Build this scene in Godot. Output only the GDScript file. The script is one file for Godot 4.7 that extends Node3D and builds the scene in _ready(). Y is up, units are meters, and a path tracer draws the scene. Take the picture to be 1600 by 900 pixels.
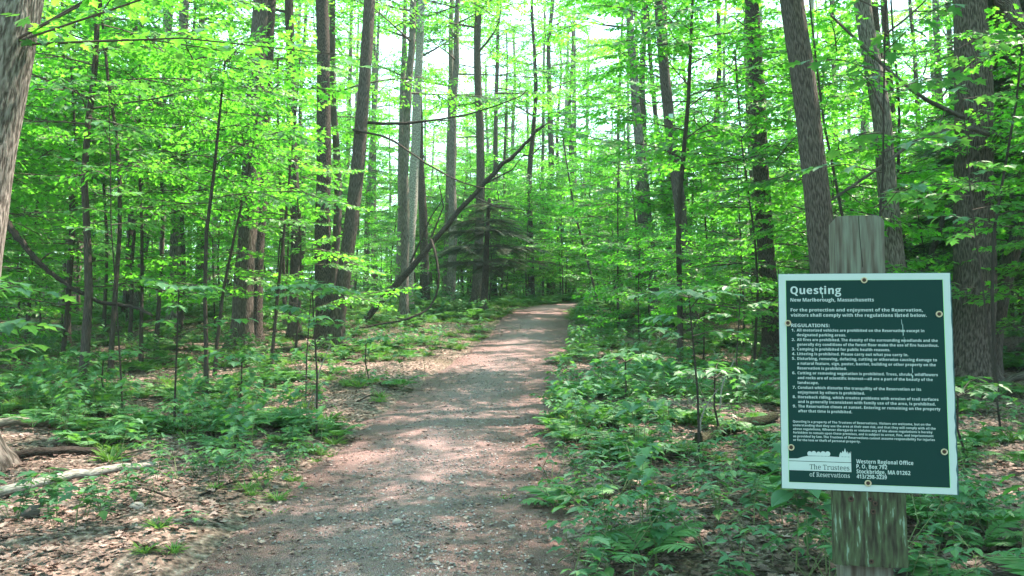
extends Node3D
# A woodland track going uphill through young maples, with a regulations sign on a post. Units are metres, the view is towards -z.

var taken := {}
var wobble := FastNoiseLite.new()
var M := {}
var S := {}
var leaf_mesh := {}
var occupied: Array[Vector2] = []


# ------------------------------------------------------------------ helpers
class Geo:
	var v := PackedVector3Array()
	var n := PackedVector3Array()
	var uv := PackedVector2Array()
	var c := PackedColorArray()
	var idx := PackedInt32Array()

	func vert(p: Vector3, nn: Vector3, t := Vector2.ZERO, col := Color.WHITE) -> int:
		v.append(p); n.append(nn); uv.append(t); c.append(col)
		return v.size() - 1

	func tri(a: int, b: int, d: int) -> void:
		var away := (v[b] - v[a]).cross(v[d] - v[a])
		if away.dot(n[a] + n[b] + n[d]) > 0.0:
			idx.append_array([a, d, b])
		else:
			idx.append_array([a, b, d])

	func quad(a: int, b: int, d: int, e: int) -> void:
		tri(a, b, d); tri(a, d, e)

	func flat(p: Array, nn: Vector3, uvs: Array = []) -> void:
		var first := v.size()
		for i in p.size():
			vert(p[i], nn, uvs[i] if uvs.size() else Vector2(p[i].x, p[i].y))
		for i in range(1, p.size() - 1):
			tri(first, first + i, first + i + 1)

	func box(lo: Vector3, hi: Vector3) -> void:
		var p := func(i: int) -> Vector3: return Vector3(hi.x if i & 1 else lo.x, hi.y if i & 2 else lo.y, hi.z if i & 4 else lo.z)
		for f in [[0, 1, 3, 2, Vector3(0, 0, -1)], [4, 5, 7, 6, Vector3(0, 0, 1)], [0, 2, 6, 4, Vector3(-1, 0, 0)], [1, 3, 7, 5, Vector3(1, 0, 0)], [0, 1, 5, 4, Vector3(0, -1, 0)], [2, 3, 7, 6, Vector3(0, 1, 0)]]:
			flat([p.call(f[0]), p.call(f[1]), p.call(f[2]), p.call(f[3])], f[4])

	func commit(mat: Material, into: ArrayMesh = null) -> ArrayMesh:
		if into == null:
			into = ArrayMesh.new()
		if idx.is_empty():
			return into
		var a := []
		a.resize(Mesh.ARRAY_MAX)
		a[Mesh.ARRAY_VERTEX] = v; a[Mesh.ARRAY_NORMAL] = n; a[Mesh.ARRAY_TEX_UV] = uv; a[Mesh.ARRAY_COLOR] = c; a[Mesh.ARRAY_INDEX] = idx
		into.add_surface_from_arrays(Mesh.PRIMITIVE_TRIANGLES, a)
		into.surface_set_material(into.get_surface_count() - 1, mat)
		return into


func numbered(n: String) -> String:
	if not taken.has(n):
		taken[n] = 0
		return n
	taken[n] += 1
	return "%s_%03d" % [n, taken[n]]


func tag(o: Node, label: String, category: String, group := "", kind := "") -> void:
	if label: o.set_meta("label", label)
	if category: o.set_meta("category", category)
	if group: o.set_meta("group", group)
	if kind: o.set_meta("kind", kind)


func thing(called: String, at: Vector3, label: String, category: String, group := "") -> Node3D:
	var o := Node3D.new()
	o.name = numbered(called)
	add_child(o)
	o.position = at
	tag(o, label, category, group)
	return o


func obj(called: String, mesh: Mesh, parent: Node = null, mat: Material = null) -> MeshInstance3D:
	var o := MeshInstance3D.new()
	o.mesh = mesh
	if mat: o.material_override = mat
	o.name = numbered(called) if parent == null else called
	(parent if parent else self).add_child(o, true)
	return o


func mass(called: String, mesh: Mesh, where: Array, parent: Node = null, colors: Array = []) -> MultiMeshInstance3D:
	var mm := MultiMesh.new()
	mm.transform_format = MultiMesh.TRANSFORM_3D
	mm.use_colors = colors.size() > 0
	mm.mesh = mesh
	mm.instance_count = where.size()
	for i in where.size():
		mm.set_instance_transform(i, where[i])
		if colors.size(): mm.set_instance_color(i, colors[i])
	var o := MultiMeshInstance3D.new()
	o.multimesh = mm
	o.name = numbered(called) if parent == null else called
	o.set_meta("kind", "stuff")
	(parent if parent else self).add_child(o, true)
	return o


func rnd(s: int) -> RandomNumberGenerator:
	var r := RandomNumberGenerator.new()
	r.seed = s * 7919 + 13
	return r


func copy(o: Node3D, at: Vector3, turn: float, size: float, label: String, group: String) -> Node3D:
	var c: Node3D = o.duplicate()
	c.name = numbered(o.name.rstrip("0123456789_"))
	add_child(c)
	c.position = at
	c.rotation.y = turn
	c.scale = Vector3.ONE * size
	c.set_meta("label", label)
	c.set_meta("group", group)
	return c


# ------------------------------------------------------------------ ground
const BEND := [-1.0, -0.95, -0.78, -0.7, -0.62, -0.35, 0.06, 0.42, 0.7, 1.1, 2.2, 4.2, 7.5, 12.0]   # path centre every 4 m from 4 m behind the view


func path_centre(d: float) -> float:
	var t := clampf((d + 4.0) / 4.0, 0.0, 12.99)
	var i := int(t)
	var g := func(k: int) -> float: return BEND[clampi(k, 0, BEND.size() - 1)]
	return cubic_interpolate(g.call(i), g.call(i + 1), g.call(i - 1), g.call(i + 2), t - i)


func path_mask(x: float, d: float) -> float:
	if d > 46.0: return 0.0
	return 1.0 - smoothstep(0.85, 1.5, absf(x - path_centre(d)))


func rise(d: float) -> float:
	if d < 0.0: return 0.03 * d
	if d < 28.0: return 0.03 * d + 0.0019 * d * d
	return 2.33 + 0.06 * (d - 28.0) + 0.76 * (1.0 - exp(-(d - 28.0) / 10.0))


func ground(x: float, z: float) -> float:
	var d := -z
	var m := path_mask(x, d)
	var y := rise(d) + (1.0 - m) * (0.13 * wobble.get_noise_2d(x * 30.0, z * 30.0) + 0.05 * wobble.get_noise_2d(x * 110.0 + 300.0, z * 110.0))
	return y - 0.05 * m + (1.0 - m) * 0.05


func spot(x: float, d: float, sink := 0.0) -> Vector3:
	return Vector3(x, ground(x, -d) - sink, -d)


# ------------------------------------------------------------------ materials
func noise_tex(freq: float, size: int, ramp: Array, s: int, kind := FastNoiseLite.TYPE_SIMPLEX_SMOOTH, octaves := 4) -> NoiseTexture2D:
	var f := FastNoiseLite.new()
	f.noise_type = kind
	f.frequency = freq
	f.fractal_octaves = octaves
	f.seed = s
	var t := NoiseTexture2D.new()
	t.width = size; t.height = size
	t.seamless = true
	t.noise = f
	if ramp.size():
		var g := Gradient.new()
		g.offsets = PackedFloat32Array(ramp.map(func(r): return r[0]))
		g.colors = PackedColorArray(ramp.map(func(r): return r[1]))
		t.color_ramp = g
	return t


func lin(r: float, g: float, b: float) -> Color:
	return Color(r, g, b).linear_to_srgb()


func mat(c: Color, rough := 0.8) -> StandardMaterial3D:
	var m := StandardMaterial3D.new()
	m.albedo_color = c
	m.roughness = rough
	m.metallic_specular = 0.4
	return m


func leaf_mat(called: String, r: float, g: float, b: float, through: Array, rough: float, spec := 0.45) -> void:
	var m := mat(lin(r, g, b), rough)
	m.resource_name = called
	m.metallic_specular = spec
	m.backlight_enabled = true
	m.backlight = lin(through[0], through[1], through[2])
	m.cull_mode = BaseMaterial3D.CULL_DISABLED
	M[called] = m


func bark_mat(called: String, ramp: Array, scale: Vector3, depth: float, s: int) -> void:
	var m := mat(Color.WHITE, 0.9)
	m.metallic_specular = 0.25
	m.albedo_texture = noise_tex(0.024, 512, ramp, s, FastNoiseLite.TYPE_SIMPLEX, 6)
	m.uv1_scale = scale
	m.vertex_color_use_as_albedo = true
	m.heightmap_enabled = true
	m.heightmap_texture = noise_tex(0.024, 512, [], s, FastNoiseLite.TYPE_SIMPLEX, 6)
	m.heightmap_scale = depth
	M[called] = m


func make_materials() -> void:
	var t := [0.165, 0.6, 0.035]
	leaf_mat("leaf_mid", 0.045, 0.125, 0.026, t, 0.5)
	leaf_mat("leaf_deep", 0.032, 0.095, 0.024, [0.1, 0.4, 0.025], 0.5)
	leaf_mat("leaf_light", 0.065, 0.16, 0.03, [0.25, 0.74, 0.05], 0.5)
	leaf_mat("herb", 0.03, 0.088, 0.036, [0.055, 0.19, 0.03], 0.5, 0.42)
	leaf_mat("herb_light", 0.05, 0.122, 0.04, [0.09, 0.25, 0.03], 0.5, 0.42)
	leaf_mat("fern", 0.05, 0.135, 0.04, [0.1, 0.28, 0.03], 0.6)
	leaf_mat("grass", 0.07, 0.15, 0.035, [0.13, 0.28, 0.03], 0.6)
	leaf_mat("needle", 0.018, 0.044, 0.018, [0.02, 0.06, 0.015], 0.6)
	M.twig = mat(lin(0.07, 0.055, 0.042), 0.9)
	M.stem = mat(lin(0.10, 0.13, 0.05), 0.7)
	M.dead_wood = mat(lin(0.045, 0.036, 0.03), 0.95)
	bark_mat("bark_grey", [[0.25, lin(0.06, 0.05, 0.042)], [0.5, lin(0.145, 0.125, 0.108)], [0.75, lin(0.22, 0.197, 0.173)]], Vector3(3, 0.42, 1), 1.6, 11)
	bark_mat("bark_brown", [[0.25, lin(0.04, 0.032, 0.027)], [0.5, lin(0.085, 0.069, 0.058)], [0.8, lin(0.14, 0.118, 0.102)]], Vector3(4, 0.45, 1), 2.2, 21)
	bark_mat("bark_dark", [[0.25, lin(0.022, 0.018, 0.015)], [0.5, lin(0.06, 0.048, 0.04)], [0.8, lin(0.12, 0.1, 0.085)]], Vector3(4, 0.8, 1), 1.8, 31)
	bark_mat("bark_smooth", [[0.25, lin(0.15, 0.135, 0.115)], [0.55, lin(0.235, 0.215, 0.19)], [0.8, lin(0.33, 0.31, 0.275)]], Vector3(1, 0.9, 1), 0.4, 41)
	# forest floor: old leaves and humus
	var f := mat(Color.WHITE, 0.95)
	f.metallic_specular = 0.2
	f.vertex_color_use_as_albedo = true
	f.uv1_triplanar = true; f.uv1_world_triplanar = true
	f.uv1_scale = Vector3.ONE * 0.7
	f.albedo_texture = noise_tex(0.05, 512, [[0.2, lin(0.05, 0.036, 0.03)], [0.42, lin(0.13, 0.092, 0.075)], [0.55, lin(0.2, 0.145, 0.12)], [0.7, lin(0.29, 0.215, 0.18)], [0.85, lin(0.38, 0.3, 0.26)]], 51, FastNoiseLite.TYPE_CELLULAR, 3)
	f.heightmap_enabled = true
	f.heightmap_texture = noise_tex(0.05, 512, [], 52, FastNoiseLite.TYPE_SIMPLEX, 5)
	f.heightmap_scale = 3.0
	M.floor = f
	# the worn track: grit, dust and crushed leaves
	var p := mat(Color.WHITE, 0.95)
	p.metallic_specular = 0.25
	p.vertex_color_use_as_albedo = true
	p.uv1_triplanar = true; p.uv1_world_triplanar = true
	p.uv1_scale = Vector3.ONE * 1.3
	p.albedo_texture = noise_tex(0.12, 512, [[0.2, lin(0.13, 0.084, 0.078)], [0.45, lin(0.265, 0.18, 0.17)], [0.6, lin(0.35, 0.25, 0.236)], [0.8, lin(0.5, 0.4, 0.38)]], 61, FastNoiseLite.TYPE_SIMPLEX, 5)
	p.heightmap_enabled = true
	p.heightmap_texture = noise_tex(0.14, 512, [], 62, FastNoiseLite.TYPE_SIMPLEX, 4)
	p.heightmap_scale = 2.2
	M.track = p
	var l := mat(Color.WHITE, 0.85)
	l.vertex_color_use_as_albedo = true
	l.backlight_enabled = true
	l.backlight = Color(0.25, 0.2, 0.16)
	M.litter = l
	var st := mat(Color.WHITE, 0.85)
	st.vertex_color_use_as_albedo = true
	M.stone = st
	# weathered wood of the post and the mossy board
	var w := mat(Color.WHITE, 0.9)
	w.metallic_specular = 0.25
	w.albedo_texture = noise_tex(0.02, 512, [[0.2, lin(0.06, 0.049, 0.038)], [0.42, lin(0.095, 0.085, 0.066)], [0.55, lin(0.11, 0.112, 0.086)], [0.75, lin(0.14, 0.15, 0.115)]], 71, FastNoiseLite.TYPE_SIMPLEX_SMOOTH, 5)
	w.uv1_scale = Vector3(6.0, 0.55, 1)
	w.heightmap_enabled = true
	w.heightmap_texture = noise_tex(0.05, 256, [], 72, FastNoiseLite.TYPE_SIMPLEX_SMOOTH, 4)
	w.heightmap_scale = 0.12
	M.post_wood = w
	var b := mat(Color.WHITE, 0.95)
	b.metallic_specular = 0.2
	b.albedo_texture = noise_tex(0.02, 512, [[0.15, lin(0.026, 0.023, 0.017)], [0.38, lin(0.044, 0.043, 0.03)], [0.52, lin(0.051, 0.06, 0.034)], [0.68, lin(0.062, 0.08, 0.043)], [0.77, lin(0.068, 0.085, 0.05)], [0.82, lin(0.15, 0.21, 0.155)]], 83, FastNoiseLite.TYPE_SIMPLEX_SMOOTH, 5)
	b.uv1_scale = Vector3(9.0, 1.5, 1)
	b.heightmap_enabled = true
	b.heightmap_texture = noise_tex(0.05, 256, [], 82, FastNoiseLite.TYPE_SIMPLEX_SMOOTH, 4)
	b.heightmap_scale = 0.2
	M.board_wood = b
	M.sign_white = mat(lin(0.36, 0.42, 0.4), 0.75)
	M.sign_green = mat(lin(0.009, 0.033, 0.029), 0.8)
	M.sign_green.metallic_specular = 0.2
	M.sign_edge = mat(lin(0.03, 0.075, 0.08), 0.7)
	M.fluoro = mat(lin(0.25, 0.6, 0.2), 0.5)
	M.scratch = mat(lin(0.3, 0.4, 0.38), 0.8)
	M.brass = mat(lin(0.42, 0.36, 0.24), 0.45)
	M.brass.metallic = 0.6
	M.rust = mat(lin(0.05, 0.028, 0.018), 0.8)
	M.hole = mat(lin(0.012, 0.01, 0.008), 0.95)


# ------------------------------------------------------------------ shapes
func tube(g: Geo, pts: Array, rad: Array, sides: int, cap := false, lumps := 0.0, s := 0.0, tint := Color.WHITE, patch := 0.0) -> void:
	var side := Vector3.RIGHT
	var along := 0.0
	var rows: Array[int] = []
	for i in pts.size():
		var ahead: Vector3 = pts[mini(i + 1, pts.size() - 1)] - pts[maxi(i - 1, 0)]
		ahead = ahead.normalized()
		if absf(side.dot(ahead)) > 0.95: side = Vector3.FORWARD
		side = (side - ahead * side.dot(ahead)).normalized()
		var other := ahead.cross(side)
		if i > 0: along += pts[i].distance_to(pts[i - 1])
		rows.append(g.v.size())
		for k in sides + 1:
			var a := TAU * k / sides
			var dir := side * cos(a) + other * sin(a)
			var r: float = rad[i]
			if lumps > 0.0:
				r *= 1.0 + lumps * (1.0 + 2.2 * exp(-maxf(pts[i].y, 0.0) / 0.3) * float(patch > 0.0)) * wobble.get_noise_3d(cos(a) * 70.0 + s, sin(a) * 70.0, along * 40.0)
			var col := tint
			if patch > 0.0:
				var q := wobble.get_noise_3d(cos(a) * 60.0 + s * 3.0, sin(a) * 60.0, along * 55.0 + 500.0)
				var w := clampf((q - 0.05) * 3.0, 0.0, 1.0) * patch
				col = tint.lerp(Color(1.15, 1.3, 1.0), w)
				col = col * (1.0 + 0.25 * wobble.get_noise_2d(along * 30.0, s))
			g.vert(pts[i] + dir * r, dir, Vector2(float(k) / sides, along), col)
	for i in pts.size() - 1:
		for k in sides:
			g.quad(rows[i] + k, rows[i] + k + 1, rows[i + 1] + k + 1, rows[i + 1] + k)
	if cap:
		for e in [0, pts.size() - 1]:
			var ahead: Vector3 = (pts[e] - pts[1 if e == 0 else e - 1]).normalized()
			var mid := g.vert(pts[e], ahead, Vector2(0.5, 0), tint)
			var ring: Array[int] = []
			for k in sides + 1:
				ring.append(g.vert(g.v[rows[e] + k], ahead, Vector2(0.1 * cos(k), 0.1 * sin(k)), tint))
			for k in sides:
				g.tri(mid, ring[k], ring[k + 1])


const MAPLE := [[0.0, 0.0], [0.04, 0.26], [0.12, 0.5], [0.26, 0.25], [0.55, 0.56], [0.6, 0.2], [1.0, 0.0]]
const MAPLE_FINE := [[0.0, 0.0], [-0.05, 0.16], [0.03, 0.3], [0.1, 0.52], [0.2, 0.38], [0.28, 0.24], [0.4, 0.38], [0.56, 0.62], [0.6, 0.42], [0.57, 0.22], [0.72, 0.28], [0.8, 0.14], [1.0, 0.0]]
const OVATE := [[0.0, 0.0], [0.14, 0.18], [0.34, 0.26], [0.6, 0.2], [1.0, 0.0]]
const OVATE_FINE := [[0.0, 0.0], [0.07, 0.12], [0.16, 0.2], [0.2, 0.19], [0.3, 0.26], [0.35, 0.25], [0.46, 0.27], [0.51, 0.24], [0.62, 0.22], [0.67, 0.18], [0.78, 0.13], [0.88, 0.06], [1.0, 0.0]]
const ROUND := [[0.0, 0.0], [-0.06, 0.14], [0.04, 0.34], [0.22, 0.45], [0.45, 0.44], [0.68, 0.3], [0.86, 0.13], [1.0, 0.0]]
const BLADE := [[0.0, 0.0], [0.3, 0.05], [0.7, 0.04], [1.0, 0.0]]
const PINNA := [[0.0, 0.0], [0.25, 0.13], [0.65, 0.09], [1.0, 0.0]]


func leaf(g: Geo, xf: Transform3D, size: float, shape: Array, fold := 0.16, droop := 0.22) -> void:
	# midrib from the origin along x, lying in the xz plane; the two halves fold up a little and the tip hangs
	var up := xf.basis.y.normalized()
	var across := xf.basis.z.normalized()
	var mid_x := 0.38
	var ribs := [0.0, mid_x, 1.0]
	for s in [-1.0, 1.0]:
		var nn: Vector3 = (up - across * s * 0.3).normalized()
		var m := g.vert(xf * (Vector3(mid_x, -droop * mid_x * mid_x, 0) * size), nn)
		var last := -1
		for q in shape:
			var y: float = fold * q[1] - droop * q[0] * q[0] - 0.25 * q[1] * q[1]
			var k := g.vert(xf * (Vector3(q[0], y, q[1] * s) * size), nn)
			if last >= 0: g.tri(m, last, k)
			last = k


func facing(yaw: float, pitch: float, roll := 0.0) -> Basis:
	return Basis(Vector3.UP, yaw) * Basis(Vector3.BACK, pitch) * Basis(Vector3.RIGHT, roll)


# a flat leafy branch end along +x: main twig, alternating side twigs, leaves in pairs
func spray(length: float, leaf_size: float, s: int, shape: Array, tones: Array, step := 0.13) -> ArrayMesh:
	var r := rnd(s)
	var parts := [Geo.new(), Geo.new(), Geo.new()]
	var wood := Geo.new()
	var twigs := []
	var sag := r.randf_range(0.05, 0.16)
	var main := func(t: float) -> Vector3: return Vector3(length * t, -sag * length * t * t, 0.05 * length * sin(t * 4.0 + s))
	twigs.append([main.call(0.0), main.call(1.0), 0.0])
	tube(wood, [main.call(0.0), main.call(0.35), main.call(0.7), main.call(1.0)], [0.011 * length, 0.008 * length, 0.005 * length, 0.002], 4)
	var t := 0.14
	var flip := 1.0
	while t < 0.95:
		var a: Vector3 = main.call(t)
		var yaw := flip * r.randf_range(0.55, 1.1)
		var l := length * (0.52 - 0.36 * t) * r.randf_range(0.75, 1.2)
		var b: Vector3 = a + facing(yaw, r.randf_range(-0.16, 0.1)) * Vector3(l, 0, 0)
		twigs.append([a, b, yaw])
		tube(wood, [a, a.lerp(b, 0.5), b], [0.005 * length, 0.0035 * length, 0.0015], 3)
		t += r.randf_range(0.08, 0.13)
		flip = -flip
	for w in twigs:
		var l: float = w[0].distance_to(w[1])
		var u := step * 0.6
		var base := Basis(Vector3.UP, w[2])
		while u < l:
			for sd in [-1.0, 1.0]:
				if r.randf() < 0.16: continue
				var yaw2: float = sd * r.randf_range(0.5, 1.3)
				var bas := base * facing(yaw2, r.randf_range(-0.6, 0.22), r.randf_range(-0.5, 0.5))
				var at: Vector3 = w[0].lerp(w[1], u / l) + bas.x * leaf_size * 0.35
				leaf(parts[r.randi() % 3], Transform3D(bas, at), leaf_size * r.randf_range(0.65, 1.2), shape)
			u += step * r.randf_range(0.7, 1.3)
		var tip := base * facing(r.randf_range(-0.3, 0.3), r.randf_range(-0.5, 0.1), r.randf_range(-0.4, 0.4))
		leaf(parts[r.randi() % 3], Transform3D(tip, w[1]), leaf_size * r.randf_range(0.8, 1.2), shape)
	var m := ArrayMesh.new()
	for k in 3: parts[k].commit(tones[k], m)
	return wood.commit(M.twig, m)


func needle_spray(s: int) -> ArrayMesh:
	var r := rnd(s)
	var g := Geo.new()
	var wood := Geo.new()
	var main := func(t: float) -> Vector3: return Vector3(t, -0.22 * t * t, 0.03 * sin(t * 5.0))
	tube(wood, [main.call(0.0), main.call(0.5), main.call(1.0)], [0.012, 0.007, 0.003], 4)
	var t := 0.08
	while t < 1.0:
		for sd in [-1.0, 1.0]:
			var a: Vector3 = main.call(t)
			var l := (0.42 - 0.3 * t) * r.randf_range(0.7, 1.15)
			var bas := facing(sd * r.randf_range(0.7, 1.0), r.randf_range(-0.3, 0.0))
			tube(wood, [a, a + bas.x * l], [0.003, 0.001], 3)
			var u := 0.02
			while u < l:
				for e in [-1.0, 1.0]:
					var nb := bas * facing(e * r.randf_range(0.7, 1.1), r.randf_range(-0.25, 0.25))
					var o: Vector3 = a + bas.x * u
					var w := nb.z * 0.006
					g.flat([o - w, o + w, o + nb.x * 0.05], nb.y)
				u += 0.016
		t += 0.055
	var m := g.commit(M.needle)
	return wood.commit(M.twig, m)


# ------------------------------------------------------------------ trees
func along_line(line: Array, y: float) -> float:
	# x at height y on a list of (x, y), carried on past both ends
	var n := line.size()
	if n == 1: return line[0].x
	for i in n - 1:
		if y < line[i + 1].y or i == n - 2:
			var a: Vector2 = line[i]
			var b: Vector2 = line[i + 1]
			var t := (y - a.y) / maxf(b.y - a.y, 0.01)
			if i == n - 2 and t > 1.0:
				return b.x + (b.x - a.x) / maxf(b.y - a.y, 0.01) * (y - b.y) * 0.6
			if t < 0.0:
				return a.x + (a.x - b.x) / maxf(b.y - a.y, 0.01) * (a.y - y) * 0.6
			return lerpf(a.x, b.x, t)
	return line[n - 1].x


func trunk_line(line: Array, height: float, s: int, fine: bool) -> Array:
	# points from below the ground up, in the tree's own axes; line holds (x, height) pairs from the base
	var pts := []
	var y := -0.25
	while y < height:
		var wx := 0.06 * wobble.get_noise_2d(y * 14.0, s * 91.0) * clampf(y, 0, 1)
		var wz := 0.35 * wobble.get_noise_2d(y * 9.0 + 400.0, s * 57.0) * clampf(y * 0.3, 0, 1)
		var x := (along_line(line, y - 0.4) + along_line(line, y) + along_line(line, y + 0.4)) / 3.0
		pts.append(Vector3(x + wx, y, wz))
		y += (0.1 if y < 0.8 else 0.35) if fine else (0.3 if y < 0.6 else 0.9)
	return pts


func at_height(pts: Array, y: float) -> Vector3:
	for i in pts.size() - 1:
		if pts[i + 1].y >= y:
			return pts[i].lerp(pts[i + 1], (y - pts[i].y) / (pts[i + 1].y - pts[i].y))
	return pts[-1]


func add_trunk(o: Node3D, pts: Array, r0: float, height: float, bark: String, sides: int, s: int, flare := 0.75, tint := Color.WHITE) -> void:
	var rad := []
	for p in pts:
		rad.append(maxf(0.012, r0 * (1.04 - 0.66 * pow(clampf(p.y / height, 0, 1), 1.15)) * (1.0 + flare * exp(-maxf(p.y, 0.0) / 0.24))))
	var g := Geo.new()
	tube(g, pts, rad, sides, false, 0.16, s * 37.0, tint, 0.65)
	obj("trunk", g.commit(M[bark]), o)


# limbs with leafy sprays; reach is the limb length low in the crown
func add_crown(o: Node3D, pts: Array, from: float, to: float, reach: float, limbs: int, mesh: Mesh, s: int, r0: float, size := 1.0, gap := 0.42, rise_angle := 0.45) -> void:
	var r := rnd(s)
	var wood := Geo.new()
	var where := []
	var turn := r.randf() * TAU
	for i in limbs:
		var f := (i + r.randf() * 0.8) / limbs
		var y := lerpf(from, to, f)
		var a := at_height(pts, y)
		turn += 2.4 + r.randf_range(-0.5, 0.5)
		var l := reach * (1.0 - 0.62 * f * f) * r.randf_range(0.55, 1.15)
		var up := rise_angle * r.randf_range(0.3, 1.5) * (0.7 + 0.7 * f)
		var dir := Vector3(cos(turn), tan(up), sin(turn)).normalized()
		var bend := Vector3(0, -0.1 * l, 0)
		var side := Vector3(-sin(turn), 0, cos(turn)) * r.randf_range(-0.16, 0.16) * l
		var curve := func(t: float) -> Vector3: return a + dir * l * t + bend * t * t + side * sin(t * PI)
		var rr := clampf(r0 * 0.3 * (1.0 - 0.6 * f), 0.006, 0.09)
		var lp := []
		var lr := []
		for k in 6:
			lp.append(curve.call(k / 5.0))
			lr.append(lerpf(rr, 0.004, k / 5.0))
		tube(wood, lp, lr, 5)
		var u := 0.3 if l > 1.0 else 0.15
		var flip := 1.0
		while u < 1.02:
			var p: Vector3 = curve.call(minf(u, 1.0))
			var yaw := -turn + (flip * r.randf_range(0.35, 1.05) if u < 0.97 else r.randf_range(-0.2, 0.2))
			var sc := size * r.randf_range(0.7, 1.25)
			where.append(Transform3D(facing(yaw, r.randf_range(-0.25, 0.3), r.randf_range(-0.3, 0.3)).scaled(Vector3.ONE * sc), p))
			flip = -flip
			u += gap / l * r.randf_range(0.7, 1.3)
	where.append(Transform3D(facing(r.randf() * TAU, 0.9).scaled(Vector3.ONE * size), pts[-1]))
	where.append(Transform3D(facing(r.randf() * TAU, 0.4).scaled(Vector3.ONE * size), at_height(pts, to - 0.3)))
	var b := obj("limbs", wood.commit(M.twig), o)
	b.set_meta("kind", "stuff")
	mass("crown", mesh, where, o)


func canopy_tree(o: Node3D, line: Array, height: float, r0: float, bark: String, s: int, sides := 16, fine := true, crown_from := 0.5, reach := 3.4, flare := 0.75, tint := Color.WHITE, limbs := 10, gap := 0.88) -> void:
	var pts := trunk_line(line, height, s, fine)
	add_trunk(o, pts, r0, height, bark, sides, s, flare, tint)
	add_crown(o, pts, height * crown_from, height * 0.98, reach, limbs, S["canopy%d" % (s % 3)], s, r0, 1.0, gap)


func young_tree(o: Node3D, height: float, r0: float, s: int, from := 0.3, reach := 1.5, limbs := 13, kind := "maple", line: Array = [Vector2.ZERO], size := 1.0, bark := "bark_brown") -> void:
	var pts := trunk_line(line, height, s, false)
	add_trunk(o, pts, r0, height, bark, 8, s, 0.4)
	add_crown(o, pts, height * from, height * 0.97, reach, limbs, S["%s%d" % [kind, s % 3]], s, r0, size, 0.34, 0.32)


func hemlock(o: Node3D, height: float, r0: float, s: int, from: float, reach: float, tiers: int) -> void:
	var pts := trunk_line([Vector2.ZERO, Vector2(0.1, height * 0.4)], height, s, true)
	add_trunk(o, pts, r0, height, "bark_brown", 12, s, 0.8)
	var r := rnd(s)
	var where := []
	var wood := Geo.new()
	for i in tiers:
		var f := float(i) / tiers
		var y := lerpf(from, height * 0.97, f) + r.randf_range(-0.1, 0.1)
		var a := at_height(pts, y)
		for k in 7:
			var turn := TAU * k / 7.0 + i * 0.9 + r.randf_range(-0.3, 0.3)
			var l := reach * (1.0 - 0.85 * f) * r.randf_range(0.7, 1.15)
			var dir := Vector3(cos(turn), r.randf_range(-0.02, 0.16), sin(turn))
			tube(wood, [a, a + dir * l * 0.5, a + dir * l - Vector3(0, 0.1 * l, 0)], [0.02, 0.013, 0.004], 5)
			var u := 0.3
			var flip := 1.0
			while u < 1.05:
				var p := a + dir * l * minf(u, 1.0) - Vector3(0, 0.1 * l * u * u, 0)
				where.append(Transform3D(facing(-turn + flip * (0.75 if u < 0.97 else 0.1), r.randf_range(-0.2, 0.1), r.randf_range(-0.2, 0.2)).scaled(Vector3.ONE * r.randf_range(0.7, 1.05)), p))
				flip = -flip
				u += 0.15 / l
	obj("limbs", wood.commit(M.twig), o).set_meta("kind", "stuff")
	mass("crown", S.needle, where, o)


# ------------------------------------------------------------------ plants of the herb layer: lists of [leaf kind, place, size]
func realise(o: Node3D, leaves: Array, stems: Geo, singly: bool, part := "leaf", stem_mat: Material = null) -> void:
	if stems.idx.size():
		obj("stem", stems.commit(stem_mat if stem_mat else M.stem), o)
	if singly:
		for q in leaves:
			var l := obj(part, leaf_mesh[q[0]], o)
			l.transform = q[1] * Transform3D(Basis.from_scale(Vector3.ONE * q[2]), Vector3.ZERO)
		return
	var by := {}
	for q in leaves:
		var m: ArrayMesh = leaf_mesh[q[0]]
		var key: String = q[0]
		if not by.has(key): by[key] = SurfaceTool.new()
		by[key].append_from(m, 0, q[1] * Transform3D(Basis.from_scale(Vector3.ONE * q[2]), Vector3.ZERO))
	var all := ArrayMesh.new()
	for key in by:
		by[key].commit(all)
		all.surface_set_material(all.get_surface_count() - 1, leaf_mesh[key].surface_get_material(0))
	obj("foliage", all, o).set_meta("kind", "stuff")


func herb_leaves(s: int, stems: Geo, height: float) -> Array:
	var r := rnd(s)
	var out := []
	for k in r.randi_range(1, 2):
		var lean := Vector3(r.randf_range(-0.25, 0.25), 1, r.randf_range(-0.25, 0.25))
		var h := height * r.randf_range(0.8, 1.1)
		var foot := Vector3(r.randf_range(-0.06, 0.06), 0, r.randf_range(-0.06, 0.06))
		var line := func(t: float) -> Vector3: return foot + lean * h * t + Vector3(lean.x, 0, lean.z) * h * 0.3 * t * t
		tube(stems, [line.call(-0.05), line.call(0.5), line.call(1.0)], [0.004, 0.003, 0.0015], 4)
		var turn := r.randf() * TAU
		for i in 6:
			var t := 0.35 + 0.65 * i / 5.0
			turn += 1.6
			for sd in [0.0, PI]:
				if r.randf() < 0.1: continue
				var b := facing(turn + sd + r.randf_range(-0.3, 0.3), r.randf_range(-0.3, 0.35), r.randf_range(-0.35, 0.35))
				out.append(["ovate" if r.randf() < 0.7 else "ovate_light", Transform3D(b, line.call(t)), (0.115 - 0.05 * t * t) * r.randf_range(0.8, 1.25)])
	return out


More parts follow.
